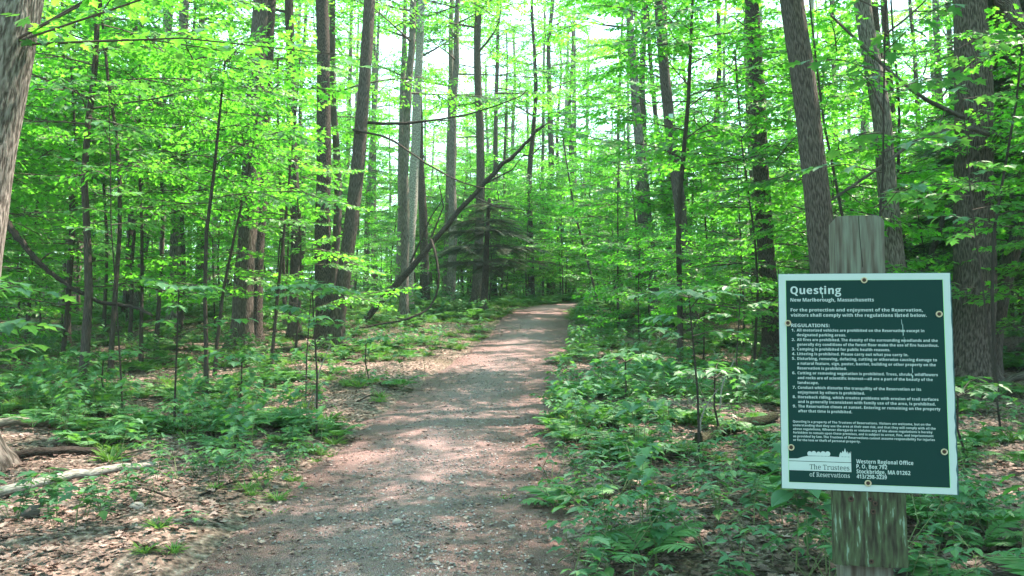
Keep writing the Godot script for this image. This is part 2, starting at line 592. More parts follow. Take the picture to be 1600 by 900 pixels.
func seedling_leaves(s: int, stems: Geo, height: float, n: int) -> Array:
	var r := rnd(s)
	var out := []
	var top := Vector3(r.randf_range(-0.08, 0.08), height, r.randf_range(-0.08, 0.08))
	tube(stems, [Vector3(0, -0.05, 0), top * Vector3(0.2, 0.5, 0.2), top], [0.005, 0.004, 0.002], 4)
	var turn := r.randf() * TAU
	for i in n:
		turn += 2.0
		var y := height * (1.0 - 0.45 * (i / 2) / maxf(1.0, n / 2.0))
		var a := Vector3(top.x * y / height, y, top.z * y / height)
		var b := facing(turn, r.randf_range(0.05, 0.5))
		var l := r.randf_range(0.04, 0.1)
		tube(stems, [a, a + b.x * l], [0.0016, 0.0011], 3)
		out.append(["maple" if r.randf() < 0.75 else "maple_light", Transform3D(facing(turn + r.randf_range(-0.2, 0.2), r.randf_range(-0.45, 0.05), r.randf_range(-0.2, 0.2)), a + b.x * l), r.randf_range(0.08, 0.13)])
	return out


func bramble_leaves(s: int, stems: Geo, height: float) -> Array:
	var r := rnd(s)
	var out := []
	for k in 3:
		var turn := r.randf() * TAU
		var bas := Basis(Vector3.UP, turn)
		var l := height * r.randf_range(0.9, 1.4)
		var arc := func(t: float) -> Vector3: return bas * Vector3(l * 0.75 * t, height * (1.7 * t - 0.9 * t * t), 0.06 * sin(t * 5.0))
		tube(stems, [arc.call(0.0), arc.call(0.33), arc.call(0.66), arc.call(1.0)], [0.004, 0.0035, 0.0028, 0.0015], 4)
		for i in 5:
			var t := 0.3 + 0.17 * i
			var yaw := turn + (1.0 if i % 2 else -1.0) * r.randf_range(0.5, 1.1)
			var a: Vector3 = arc.call(t)
			var e: Vector3 = a + facing(yaw, 0.35).x * 0.06
			tube(stems, [a, e], [0.0016, 0.0011], 3)
			for q in [-1.1, 0.0, 1.1]:
				out.append(["ovate" if r.randf() < 0.6 else "ovate_light", Transform3D(facing(yaw + q, r.randf_range(-0.35, 0.05), r.randf_range(-0.2, 0.2)), e), r.randf_range(0.065, 0.095)])
	return out


func broad_leaves(s: int, stems: Geo, height: float) -> Array:
	var r := rnd(s)
	var out := []
	var turn := r.randf() * TAU
	tube(stems, [Vector3(0, -0.05, 0), Vector3(0.02, height * 0.5, 0.01), Vector3(0.0, height, 0.03)], [0.006, 0.005, 0.003], 5)
	for i in 6:
		var y := height * (1.0 - 0.3 * (i / 2) / 2.0)
		turn += PI if i % 2 else 1.7
		var b := facing(turn, r.randf_range(0.0, 0.3))
		var a := Vector3(0, y, 0.02)
		tube(stems, [a, a + b.x * 0.05], [0.002, 0.0015], 3)
		out.append(["round", Transform3D(facing(turn, r.randf_range(-0.35, 0.0), r.randf_range(-0.2, 0.2)), a + b.x * 0.05), r.randf_range(0.12, 0.18)])
	return out


func fern_fronds(s: int, n: int, length: float) -> Array:
	var r := rnd(s)
	var out := []
	var turn := r.randf() * TAU
	for i in n:
		turn += TAU / n + r.randf_range(-0.25, 0.25)
		out.append(["frond%d" % (r.randi() % 2), Transform3D(facing(turn, r.randf_range(-0.12, 0.22)), Vector3.ZERO), length * r.randf_range(0.75, 1.15)])
	return out


func frond(s: int) -> ArrayMesh:
	var r := rnd(s)
	var g := Geo.new()
	var arc := func(t: float) -> Vector3: return Vector3(0.85 * t + 0.05 * t * t, 0.95 * t - 0.68 * t * t, 0.02 * sin(t * 6.0))
	tube(g, [arc.call(0.0), arc.call(0.3), arc.call(0.6), arc.call(1.0)], [0.008, 0.006, 0.005, 0.002], 4)
	var t := 0.22
	while t < 0.99:
		var l: float = 0.34 * sin(clampf((t - 0.1) / 0.9, 0, 1) * PI * 0.96 + 0.12) + 0.02
		var slope: float = atan2(0.95 - 1.36 * t, 0.85 + 0.1 * t)
		for sd in [-1.0, 1.0]:
			var b: Basis = facing(0, slope) * facing(sd * r.randf_range(1.1, 1.35), r.randf_range(-0.2, 0.05), sd * 0.1)
			leaf(g, Transform3D(b, arc.call(t)), l, PINNA, 0.1, 0.12)
		t += 0.047
	return g.commit(M.fern)


func tuft(s: int, n: int, h: float) -> ArrayMesh:
	var r := rnd(s)
	var g := Geo.new()
	for i in n:
		var turn := r.randf() * TAU
		leaf(g, Transform3D(facing(turn, r.randf_range(0.5, 1.35), r.randf_range(-0.4, 0.4)), Vector3(cos(turn) * 0.03, -0.01, -sin(turn) * 0.03)), h * r.randf_range(0.5, 1.2), BLADE, 0.1, 0.45)
	return g.commit(M.grass)


func make_shapes() -> void:
	for q in [["maple", MAPLE_FINE, "herb"], ["maple_light", MAPLE_FINE, "herb_light"], ["maple_sun", MAPLE_FINE, "leaf_light"], ["ovate", OVATE_FINE, "herb"], ["ovate_light", OVATE_FINE, "herb_light"], ["round", ROUND, "herb"]]:
		var g := Geo.new()
		leaf(g, Transform3D.IDENTITY, 1.0, q[1], 0.2, 0.25)
		leaf_mesh[q[0]] = g.commit(M[q[2]])
	leaf_mesh.frond0 = frond(3)
	leaf_mesh.frond1 = frond(4)
	var a := [M.leaf_mid, M.leaf_deep, M.leaf_light]
	var b := [M.leaf_deep, M.leaf_mid, M.leaf_mid]
	var c := [M.leaf_light, M.leaf_mid, M.leaf_light]
	S.maple0 = spray(0.95, 0.092, 1, MAPLE, a, 0.11)
	S.maple1 = spray(1.05, 0.1, 2, MAPLE, b, 0.115)
	S.maple2 = spray(0.9, 0.088, 3, MAPLE, c, 0.11)
	S.beech0 = spray(0.95, 0.09, 4, OVATE, a, 0.085)
	S.beech1 = spray(1.0, 0.085, 5, OVATE, c, 0.085)
	S.beech2 = spray(0.9, 0.09, 6, OVATE, b, 0.085)
	S.canopy0 = spray(1.8, 0.118, 7, MAPLE, a, 0.095)
	S.canopy1 = spray(1.7, 0.112, 8, MAPLE, c, 0.095)
	S.canopy2 = spray(1.8, 0.12, 9, OVATE, a, 0.09)
	S.needle = needle_spray(10)


# ------------------------------------------------------------------ the sign
const LINES := [
["Questing", -123.7, 153.6, 86.3, 13.7],
["New Marlborough, Massachusetts", -124.0, 140.1, 141.3, 6.1],
["For the protection and enjoyment of the Reservation,", -123.9, 122.3, 221.3, 5.6],
["visitors shall comply with the regulations listed below.", -124.0, 113.0, 227.4, 5.6],
["REGULATIONS:", -123.6, 94.4, 65.5, 5.8],
["1.", -123.0, 86.4, 0.0, 4.8],
["All motorized vehicles are prohibited on the Reservation except in", -114.0, 86.4, 212.6, 4.8],
["designated parking areas.", -114.0, 78.0, 83.2, 4.8],
["2.", -123.0, 69.5, 0.0, 4.8],
["All fires are prohibited. The density of the surrounding woodlands and the", -114.0, 69.5, 233.8, 4.8],
["generally dry conditions of the forest floor make the use of fire hazardous.", -114.0, 61.1, 235.0, 4.8],
["3.", -123.0, 52.7, 0.0, 4.8],
["Camping is prohibited for public health reasons.", -114.0, 52.7, 155.8, 4.8],
["4.", -123.0, 44.3, 0.0, 4.8],
["Littering is prohibited. Please carry out what you carry in.", -114.0, 44.3, 185.4, 4.8],
["5.", -123.0, 35.9, 0.0, 4.8],
["Disturbing, removing, defacing, cutting or otherwise causing damage to", -114.0, 35.9, 231.5, 4.8],
["a natural feature, sign, poster, barrier, building or other property on the", -114.0, 27.4, 229.3, 4.8],
["Reservation is prohibited.", -114.0, 19.0, 83.2, 4.8],
["6.", -123.0, 10.4, 0.0, 4.8],
["Cutting or removing vegetation is prohibited. Trees, shrubs, wildflowers", -114.0, 10.4, 232.1, 4.8],
["and rocks are of scientific interest—all are a part of the beauty of the", -114.0, 1.9, 223.5, 4.8],
["landscape.", -114.0, -6.6, 35.8, 4.8],
["7.", -123.0, -15.2, 0.0, 4.8],
["Conduct which disturbs the tranquility of the Reservation or its", -114.0, -15.2, 204.4, 4.8],
["enjoyment by others is prohibited.", -114.0, -23.6, 112.2, 4.8],
["8.", -123.0, -31.9, 0.0, 4.8],
["Horseback riding, which creates problems with erosion of trail surfaces", -114.0, -31.9, 231.7, 4.8],
["and is generally inconsistent with family use of the area, is prohibited.", -114.0, -40.1, 226.8, 4.8],
["9.", -123.0, -48.2, 0.0, 4.8],
["The Reservation closes at sunset. Entering or remaining on the property", -114.0, -48.2, 234.3, 4.8],
["after that time is prohibited.", -114.0, -56.4, 90.2, 4.8],
["Questing is a property of The Trustees of Reservations. Visitors are welcome, but on the", -123.3, -74.6, 227.2, 3.9],
["understanding that they use the area at their own risk, and that they will comply with all the", -123.3, -81.1, 234.8, 3.9],
["above regulations. Whoever disregards or violates any of the above regulations is hereby", -123.3, -87.5, 229.6, 3.9],
["forbidden to remain upon these premises, and is subject to arrest, fine, and imprisonment", -123.3, -93.9, 231.0, 3.9],
["as provided by law. The Trustees of Reservations cannot assume responsibility for injuries", -123.3, -100.3, 233.0, 3.9],
["or for the loss or theft of personal property.", -123.3, -106.7, 112.3, 3.9],
["Western Regional Office", -18.8, -142.1, 92.7, 6.7],
["P. O. Box 792", -18.8, -150.7, 50.3, 6.7],
["Stockbridge, MA 01262", -18.8, -159.3, 87.5, 6.7],
["413/298-3239", -18.8, -167.8, 49.2, 6.7],
]


func extrude(outline: PackedVector2Array, z0: float, z1: float) -> Geo:
	# an outline in mm, run counter-clockwise, pulled out from z0 to z1 metres
	var g := Geo.new()
	var t := Geometry2D.triangulate_polygon(outline)
	for z in [z0, z1]:
		var nn := Vector3(0, 0, 1 if z == z1 else -1)
		var first := g.v.size()
		for p in outline: g.vert(Vector3(p.x * 0.001, p.y * 0.001, z), nn, p * 0.001)
		for i in range(0, t.size(), 3): g.tri(first + t[i], first + t[i + 1], first + t[i + 2])
	for i in outline.size():
		var a := outline[i]
		var b := outline[(i + 1) % outline.size()]
		var d := (b - a).normalized()
		var nn := Vector3(d.y, -d.x, 0)
		g.flat([Vector3(a.x * 0.001, a.y * 0.001, z0), Vector3(b.x * 0.001, b.y * 0.001, z0), Vector3(b.x * 0.001, b.y * 0.001, z1), Vector3(a.x * 0.001, a.y * 0.001, z1)], nn,
			[Vector2(z0 + a.x * 0.001, a.y * 0.001), Vector2(z0 + b.x * 0.001, b.y * 0.001), Vector2(z1 + b.x * 0.001, b.y * 0.001), Vector2(z1 + a.x * 0.001, a.y * 0.001)])
	return g


func ring(r0: float, r1: float, z0: float, z1: float) -> Geo:
	# a dished washer: r0 outer, r1 inner
	var g := Geo.new()
	var prof := [[r0, z0, Vector2(1, 0.1)], [r0 * 0.98, z1 * 0.8 + z0 * 0.2, Vector2(0.7, 0.7)], [(r0 + r1) * 0.5, z1, Vector2(0, 1)], [r1, z0 + (z1 - z0) * 0.55, Vector2(-0.8, 0.6)], [r1 * 0.75, z0, Vector2(-0.9, 0.3)]]
	for k in 21:
		var a := TAU * k / 20.0
		for q in prof:
			g.vert(Vector3(cos(a) * q[0], sin(a) * q[0], q[1]), Vector3(cos(a) * q[2].x, sin(a) * q[2].x, q[2].y).normalized())
	for k in 20:
		for j in 4:
			g.quad(k * 5 + j, (k + 1) * 5 + j, (k + 1) * 5 + j + 1, k * 5 + j + 1)
	return g


func lettering(text: String, font: Font, px: int, cap_mm: float, x: float, y: float, width: float, z: float, m: Material, parent: Node3D) -> void:
	var t := TextMesh.new()
	t.text = text
	t.font = font
	t.font_size = px
	t.depth = 0.0
	t.curve_step = 3.0
	t.pixel_size = cap_mm * 0.001 / (0.714 * px)
	t.horizontal_alignment = HORIZONTAL_ALIGNMENT_LEFT
	t.vertical_alignment = VERTICAL_ALIGNMENT_CENTER
	var probe: TextMesh = t.duplicate()
	probe.text = "H"
	var low: float = probe.get_aabb().position.y
	var box := t.get_aabb()
	var wide: float = width * 0.001 / box.size.x if width > 0.0 else 1.15
	var o := obj("text_line", t, parent, m)
	o.scale = Vector3(wide, 1, 1)
	o.position = Vector3(x * 0.001 - box.position.x * wide, y * 0.001 - low, z)


func make_sign() -> void:
	var o := thing("trail_sign", Vector3(0.61925, 1.39559, -1.56159), "dark green regulations sign with white border screwed to a weathered wooden post", "sign")
	o.rotation_degrees = Vector3(-2.448, -11.143, -0.537)
	var z := -0.0032
	# post: end grain chipped at both top corners, with a drying crack from the top
	var post := PackedVector2Array([Vector2(-40, -1500), Vector2(43, -1500), Vector2(43.5, 100), Vector2(44.5, 288), Vector2(43.5, 292), Vector2(38, 298.5), Vector2(32, 300), Vector2(1.6, 300.5), Vector2(2.6, 262), Vector2(6.4, 205), Vector2(5.2, 206), Vector2(1.5, 262), Vector2(0.2, 300.6), Vector2(-33, 300), Vector2(-37, 299.4), Vector2(-40.3, 296), Vector2(-40.5, 250)])
	var front := z - 0.0262
	obj("post", extrude(post, front - 0.07, front).commit(M.post_wood), o)
	var corner := Geo.new()   # pale splintered wood where the corner broke off
	corner.flat([Vector3(0.0322, 0.3005, front + 0.0006), Vector3(0.0442, 0.2902, front + 0.0006), Vector3(0.0442, 0.2902, front - 0.02), Vector3(0.0322, 0.3005, front - 0.02)], Vector3(0.65, 0.76, 0))
	obj("splinter", corner.commit(M.scratch), o)
	var rough := PackedVector2Array()
	var r := rnd(5)
	for i in 9: rough.append(Vector2(-57.5 + 119.5 * i / 8.0, -317.0 + r.randf_range(-1.6, 1.6)))
	rough.append_array([Vector2(60.5, -60), Vector2(58.5, 150), Vector2(-56, 150), Vector2(-57.5, -100)])
	obj("backing_board", extrude(rough, z - 0.0258, z).commit(M.board_wood), o)
	for q in [[-28.4, -204, 5.0], [3.5, -203, 4.0], [11.2, -210, 4.4], [7.7, -224, 4.6], [2.4, -308, 4.2]]:
		var g := ring(q[2] * 0.001, q[2] * 0.0005, z, z + 0.0012)
		var k := obj("bolt_hole", g.commit(M.rust), o)
		k.position = Vector3(q[0] * 0.001, q[1] * 0.001, 0)
		var pit := Geo.new()
		var ps := []
		for i in 12: ps.append(Vector3(cos(TAU * i / 12) * q[2] * 0.0006, sin(TAU * i / 12) * q[2] * 0.0006, z + 0.0003))
		pit.flat(ps, Vector3(0, 0, 1))
		obj("recess", pit.commit(M.hole), k)
	# panel: green core with a ragged right edge, white face, green field
	var core := PackedVector2Array([Vector2(-144.0, -190), Vector2(145.2, -190)])
	var white := PackedVector2Array([Vector2(-143.4, -189.4), Vector2(142.6, -189.4)])
	for i in 30:
		var y := -186.0 + 12.6 * i
		core.append(Vector2(145.3 + r.randf_range(-0.3, 0.3), y))
		white.append(Vector2(143.6 + r.randf_range(-0.9, 0.5) - (1.2 if i < 11 and r.randf() < 0.5 else 0.0), y))
	core.append_array([Vector2(144.6, 190.5), Vector2(-144.4, 190.5)])
	white.append_array([Vector2(143.8, 189.9), Vector2(-143.8, 189.9)])
	var panel := obj("panel", extrude(core, -0.003, 0.0).commit(M.sign_edge), o)
	obj("white_face", extrude(white, 0.0002, 0.0006).commit(M.sign_white), panel)
	obj("green_edge", extrude(PackedVector2Array([Vector2(-131.9, -178.6), Vector2(132.1, -178.6), Vector2(132.1, 178.6), Vector2(-131.9, 178.6)]), 0.0007, 0.0008).commit(M.fluoro), panel)
	obj("green_field", extrude(PackedVector2Array([Vector2(-131.3, -178.2), Vector2(131.2, -178.2), Vector2(131.2, 178.3), Vector2(-131.3, 178.3)]), 0.0009, 0.0011).commit(M.sign_green), panel)
	var sans := SystemFont.new()
	sans.font_names = PackedStringArray(["Droid Sans"])
	sans.font_weight = 700
	var serif := SystemFont.new()
	serif.font_names = PackedStringArray(["Droid Serif"])
	for q in LINES:
		lettering(q[0], sans, 40, q[4], q[1], q[2], q[3], 0.0013, M.sign_white, panel)
	# the emblem: a hill line with a rounded clump and a pointed clump of trees over a name band
	var hill := PackedVector2Array([Vector2(-131.2, -141.0), Vector2(-27.2, -141.0), Vector2(-27.2, -121.5), Vector2(-28.6, -126.5), Vector2(-30.4, -123.2), Vector2(-31.6, -127.5), Vector2(-33.4, -121.8), Vector2(-34.8, -125.2), Vector2(-37.0, -116.7), Vector2(-39.2, -124.4), Vector2(-41.0, -121.4), Vector2(-42.6, -125.8), Vector2(-44.6, -124.0), Vector2(-46.6, -129.0), Vector2(-46.9, -132.6)])
	for i in 9: hill.append(Vector2(-50.0 - i * 5.6, -132.4 + 0.5 * sin(i * 0.4)))
	hill.append_array([Vector2(-101.4, -132.6), Vector2(-108, -134.2), Vector2(-116.6, -137.0), Vector2(-131.2, -137.4)])
	obj("hill_emblem", extrude(hill, 0.0012, 0.0014).commit(M.sign_white), panel)
	var clump := PackedVector2Array([Vector2(-99.0, -131.6), Vector2(-63.0, -131.6)])
	for q in [[-65.8, 4.4, -127.6], [-73.5, 4.2, -127.4], [-81.0, 3.8, -127.8], [-89.0, 4.0, -127.2], [-96.0, 3.9, -127.8]]:
		for i in 7:
			var a := PI * i / 6.0
			clump.append(Vector2(q[0] + cos(a) * q[1], q[2] + sin(a) * q[1] * 1.0))
	obj("tree_emblem", extrude(clump, 0.0012, 0.0014).commit(M.sign_white), panel)
	for q in [-95.0, -89.0, -83.0, -77.0, -71.0, -66.0, -43.0, -38.0, -33.0]:
		obj("emblem_dash", extrude(PackedVector2Array([Vector2(q, -132.1), Vector2(q + 3.2, -132.1), Vector2(q + 3.2, -131.5), Vector2(q, -131.5)]), 0.0015, 0.0016).commit(M.sign_green), panel)
	obj("name_band", extrude(PackedVector2Array([Vector2(-131.2, -157.6), Vector2(-27.2, -157.6), Vector2(-27.2, -142.0), Vector2(-131.2, -142.0)]), 0.0012, 0.0014).commit(M.sign_white), panel)
	lettering("The Trustees", serif, 40, 8.4, -96.5, -155.0, 66.0, 0.0016, M.sign_green, panel)
	lettering("of Reservations", serif, 40, 7.4, -96.6, -167.6, 66.5, 0.0013, M.sign_white, panel)
	# scratches and a chip in the print
	for q in [[55.5, 118, 0.5, 14], [62.0, 104, 0.7, 10], [63.5, 90, 1.1, 22], [65.5, 72, 0.5, 12], [-71.0, 158, 0.9, 11], [-69.5, 150, 1.2, 9], [77.0, 20, 1.0, 10], [76.4, 9, 1.5, 5]]:
		obj("scratch", extrude(PackedVector2Array([Vector2(q[0], q[1] - q[3] * 0.5), Vector2(q[0] + q[2], q[1] - q[3] * 0.4), Vector2(q[0] + q[2] * 0.7 - 0.4, q[1] + q[3] * 0.5), Vector2(q[0] - 0.4, q[1] + q[3] * 0.4)]), 0.0016, 0.0017).commit(M.scratch), panel)
	for q in [[1.9, 177.9], [123.6, 117.8], [-129, 101.3], [-127.1, -118.3], [124, -118.2], [-0.5, -175.6]]:
		var k := obj("screw_cup", ring(0.0056, 0.0036, 0.0012, 0.0036).commit(M.brass), o)
		k.position = Vector3(q[0] * 0.001, q[1] * 0.001, 0)
		var head := Geo.new()
		var hp := []
		for i in 12: hp.append(Vector3(cos(TAU * i / 12) * 0.0034, sin(TAU * i / 12) * 0.0034, 0.0019))
		head.flat(hp, Vector3(0, 0, 1))
		obj("screw_head", head.commit(M.rust), k)


# ------------------------------------------------------------------ ground pieces
func make_ground() -> void:
	var g := Geo.new()
	var ds := []
	var d := -14.0
	while d < 150.0:
		ds.append(d)
		d += 0.5 if d < 2.0 else (0.11 + maxf(0.0, d - 9.0) * 0.02)
	var xs := []
	for i in 181:
		var u := (i - 90) / 90.0
		xs.append(sinh(u * 3.6) / sinh(3.6) * 110.0)
	for j in ds.size():
		for x in xs:
			var z: float = -ds[j]
			var e := 0.06
			var y := ground(x, z)
			var nn := Vector3(y - ground(x + e, z), e, y - ground(x, z + e)).normalized()
			var q := wobble.get_noise_2d(x * 25.0 + 900.0, z * 25.0)
			var col := Color(1, 1, 1).lerp(Color(0.62, 0.66, 0.6), clampf(q * 1.6 + 0.3, 0, 1))
			var far := smoothstep(16.0, 34.0, -z)
			col = col.lerp(Color(0.55, 0.85, 0.4), 0.6 * far)
			g.vert(Vector3(x, y, z), nn, Vector2(x, z), col)
	var n := xs.size()
	for j in ds.size() - 1:
		for i in n - 1:
			g.quad(j * n + i, j * n + i + 1, (j + 1) * n + i + 1, (j + 1) * n + i)
	var o := obj("forest_floor", g.commit(M.floor))
	tag(o, "", "", "", "structure")

	var t := Geo.new()
	var rows := 0
	d = -6.0
	while d < 46.0:
		for i in 27:
			var u := (i - 13) / 13.0
			var x := path_centre(d) + u * 1.45
			var z := -d
			var y := func(px: float, pz: float) -> float:
				var w := absf(px - path_centre(-pz)) / 1.45
				return rise(-pz) + 0.02 - 0.1 * smoothstep(0.62, 1.0, w) - 0.035 * exp(-pow((w - 0.45) / 0.16, 2.0)) * 0.5 + 0.018 * wobble.get_noise_2d(px * 160.0, pz * 160.0) + 0.03 * wobble.get_noise_2d(px * 45.0, pz * 45.0 + 80.0)
			var yy: float = y.call(x, z)
			var nn := Vector3(yy - y.call(x + 0.05, z), 0.05, yy - y.call(x, z + 0.05)).normalized()
			var dusty := clampf(1.0 - absf(u + 0.08) * 1.3 + 0.5 * wobble.get_noise_2d(x * 45.0, z * 45.0), 0, 1)
			t.vert(Vector3(x, yy, z), nn, Vector2(x, z), Color(0.68, 0.58, 0.54).lerp(Color(1.0, 0.95, 0.95), dusty))
		rows += 1
		d += 0.12 if d < 16.0 else 0.3
	for j in rows - 1:
		for i in 26:
			t.quad(j * 27 + i, j * 27 + i + 1, (j + 1) * 27 + i + 1, (j + 1) * 27 + i)
	o = obj("woodland_path", t.commit(M.track))
	tag(o, "", "", "", "structure")


func track_height(x: float, d: float) -> float:
	var w := absf(x - path_centre(d)) / 1.45
	if w > 0.85: return ground(x, -d)
	return rise(d) + 0.02 - 0.1 * smoothstep(0.62, 1.0, w) + 0.03 * wobble.get_noise_2d(x * 45.0, -d * 45.0 + 80.0) - 0.0175 * exp(-pow((w - 0.45) / 0.16, 2.0))


func pebble(s: int, flat := 0.6) -> ArrayMesh:
	var r := rnd(s)
	var sm := SphereMesh.new()
	sm.radial_segments = 9; sm.rings = 5; sm.radius = 0.5; sm.height = 1.0
	var a := sm.get_mesh_arrays()
	var g := Geo.new()
	var ps: PackedVector3Array = a[Mesh.ARRAY_VERTEX]
	var off := r.randf() * 100.0
	for p in ps:
		var k := 1.0 + 0.45 * wobble.get_noise_3d(p.x * 90.0 + off, p.y * 90.0, p.z * 90.0)
		g.vert(p * k * Vector3(1, flat, 0.8), (p * Vector3(1, 1.5, 1)).normalized())
	var ix: PackedInt32Array = a[Mesh.ARRAY_INDEX]
	for i in range(0, ix.size(), 3): g.tri(ix[i], ix[i + 1], ix[i + 2])
	return g.commit(M.stone)


func dead_leaf(s: int) -> ArrayMesh:
	var g := Geo.new()
	leaf(g, Transform3D.IDENTITY, 1.0, MAPLE_FINE if s % 2 else OVATE, 0.5 if s % 2 else -0.4, -0.25 if s % 2 else 0.3)
	return g.commit(M.litter)


func make_litter() -> void:
	var r := rnd(77)
	var tones := [Color(0.24, 0.155, 0.13), Color(0.3, 0.21, 0.18), Color(0.15, 0.095, 0.078), Color(0.36, 0.27, 0.235), Color(0.2, 0.12, 0.095), Color(0.27, 0.17, 0.135)]
	for k in 2:
		var where := []
		var colors := []
		while where.size() < 30000:
			var d := 3.2 + 24.0 * pow(r.randf(), 1.6)
			var x := r.randf_range(-1.0, 1.0) * (d * 0.62 + 1.5)
			var m := path_mask(x, d)
			if r.randf() < m * (0.7 if x < path_centre(d) else 0.85) - 0.5 * absf(x - path_centre(d)) * m: continue
			var sc := r.randf_range(0.025, 0.065) * (0.7 if m > 0.5 else 1.0)
			where.append(Transform3D(facing(r.randf() * TAU, r.randf_range(-0.25, 0.25), r.randf_range(-0.3, 0.3)).scaled(Vector3.ONE * sc), Vector3(x, (track_height(x, d) if m > 0.3 else ground(x, -d)) + r.randf_range(0.004, 0.025), -d)))
			colors.append(tones[r.randi() % 6] * r.randf_range(0.4, 0.8))
		var o := mass("leaf_litter", dead_leaf(k), where, null, colors)
		tag(o, "brown fallen leaves lying thick beside the path" if k == 0 else "curled pale fallen maple leaves lying thick beside the path", "leaf litter", "", "stuff")
	var where := []
	var colors := []
	while where.size() < 20000:
		var d := 3.6 + 16.0 * pow(r.randf(), 1.7)
		var x := path_centre(d) + r.randfn() * 0.55 + 0.1
		if absf(x - path_centre(d)) > 1.15: continue
		var sc := 0.006 + 0.02 * pow(r.randf(), 3.0)
		where.append(Transform3D(Basis(Vector3.UP, r.randf() * TAU).scaled(Vector3.ONE * sc), Vector3(x, track_height(x, d) + sc * 0.12, -d)))
		var v := r.randf_range(0.08, 0.3)
		colors.append(Color(v * 1.08, v * 0.93, v * 0.88))
	tag(mass("gravel", pebble(3), where, null, colors), "fine grey grit and small stones worn into the path", "gravel", "", "stuff")
	# stones big enough to pick out
	var stones := [[-0.78, 6.1, 0.09, "rounded grey stone half sunk in the middle of the path"], [-0.42, 7.5, 0.05, "small pale stone on the right half of the path"], [-0.62, 6.9, 0.075, "flat light stone near the middle of the path, beyond the sunken stone"], [-1.35, 6.3, 0.05, "bluish white pebble at the left side of the path"], [0.0, 6.0, 0.06, "white pebble near the right edge of the path"], [-2.65, 6.35, 0.12, "pale flat stone by the left verge of the path, below the fallen log"], [-3.35, 6.3, 0.2, "dark stone among the plants in the lower left corner"], [-1.95, 5.9, 0.11, "dark lump of rock on the left verge of the path"], [3.9, 6.6, 0.2, "brown stone in the litter right of the sign post"]]
	var i := 0
	for q in stones:
		i += 1
		var o := obj("stone", pebble(20 + i, 0.5))
		o.position = Vector3(q[0], track_height(q[0], q[1]) + q[2] * 0.1, -q[1])
		o.scale = Vector3.ONE * q[2]
		o.rotation.y = i * 1.3
		o.material_override = M.pale_stone if not q[3].contains("dark") and not q[3].contains("brown") else M.dark_stone
		tag(o, q[3], "stone")


func log_thing(called: String, label: String, cat: String, pts: Array, r0: float, r1: float, bark: String, tint := Color.WHITE, stubs := 0) -> Node3D:
	var o := thing(called, pts[0], label, cat)
	var g := Geo.new()
	var fine := []
	var rad := []
	for i in pts.size() - 1:
		for k in 5:
			fine.append(pts[i].cubic_interpolate(pts[i + 1], pts[maxi(i - 1, 0)], pts[mini(i + 2, pts.size() - 1)], k / 5.0) - pts[0])
	fine.append(pts[-1] - pts[0])
	for i in fine.size():
		rad.append(lerpf(r0, r1, float(i) / (fine.size() - 1)))
		fine[i] += Vector3(wobble.get_noise_2d(i * 60.0, r0 * 900.0), wobble.get_noise_2d(i * 60.0, 40.0 + r0 * 900.0), 0) * r0 * 0.6
	tube(g, fine, rad, 10, true, 0.25, r0 * 1000.0, tint, 0.3)
	obj("stem", g.commit(M[bark]), o)
	var r := rnd(int(r0 * 10000.0))
	for k in stubs:
		var i := r.randi_range(2, fine.size() - 2)
		var dir := Vector3(r.randf_range(-1, 1), r.randf_range(0.0, 1.2), r.randf_range(-0.5, 0.5)).normalized()
		var l := r.randf_range(0.2, 0.6)
		var b := Geo.new()
		tube(b, [fine[i], fine[i] + dir * l * 0.5, fine[i] + dir * l + Vector3(0, -0.05, 0)], [rad[i] * 0.4, rad[i] * 0.3, 0.004], 6, true)
		obj("snag", b.commit(M[bark]), o)
	return o


# ------------------------------------------------------------------ build
func _ready() -> void:
	wobble.seed = 4
	wobble.frequency = 0.01
	wobble.fractal_octaves = 3

	var cam := Camera3D.new()
	cam.name = "camera"
	cam.fov = 2.0 * rad_to_deg(atan(450.0 / 1386.0))
	cam.near = 0.05
	cam.far = 600.0
	add_child(cam)
	cam.position = Vector3(0, 1.45, 0)
	cam.rotation_degrees = Vector3(4.0, 0, 0)
	cam.current = true

	var env := Environment.new()
	env.background_mode = Environment.BG_SKY
	var sm := ProceduralSkyMaterial.new()
	sm.sky_top_color = Color(0.66, 0.85, 0.93)
	sm.sky_horizon_color = Color(0.86, 0.97, 1.0)
	sm.sky_curve = 0.2
	sm.ground_bottom_color = Color(0.2, 0.25, 0.15)
	sm.ground_horizon_color = Color(0.5, 0.6, 0.5)
	sm.sun_angle_max = 12.0
	var sky := Sky.new()
	sky.sky_material = sm
	env.sky = sky
	env.tonemap_mode = Environment.TONE_MAPPER_LINEAR
	env.tonemap_exposure = 5.1
	env.fog_enabled = true
	env.fog_density = 0.0007
	env.fog_light_color = Color(0.93, 1.0, 0.95)
	env.sdfgi_enabled = true
	env.ssao_enabled = true
	env.ssil_enabled = true
	var we := WorldEnvironment.new()
	we.name = "environment"
	we.environment = env
	add_child(we)

	var sun := DirectionalLight3D.new()
	sun.name = "sun"
	sun.light_color = Color(1.0, 0.93, 0.88)
	sun.light_energy = 1.6
	sun.light_angular_distance = 0.5
	sun.shadow_enabled = true
	add_child(sun)
	sun.look_at_from_position(Vector3(0.62, 1.15, -0.3) * 50.0, Vector3.ZERO)

	make_materials()
	M.pale_stone = mat(lin(0.25, 0.22, 0.2), 0.9)
	M.blaze = mat(lin(0.35, 0.5, 0.45), 0.8)
	M.dark_stone = mat(lin(0.09, 0.075, 0.065), 0.9)
	make_ground()
	make_shapes()
	make_big_trees()
	make_forest()
	make_young_trees()
	make_far_woods()
	make_sign()
	make_dead_wood()
	make_leafy_saplings()
	make_plants()
	make_litter()


func V(x: float, y: float) -> Vector2:
	return Vector2(x, y)


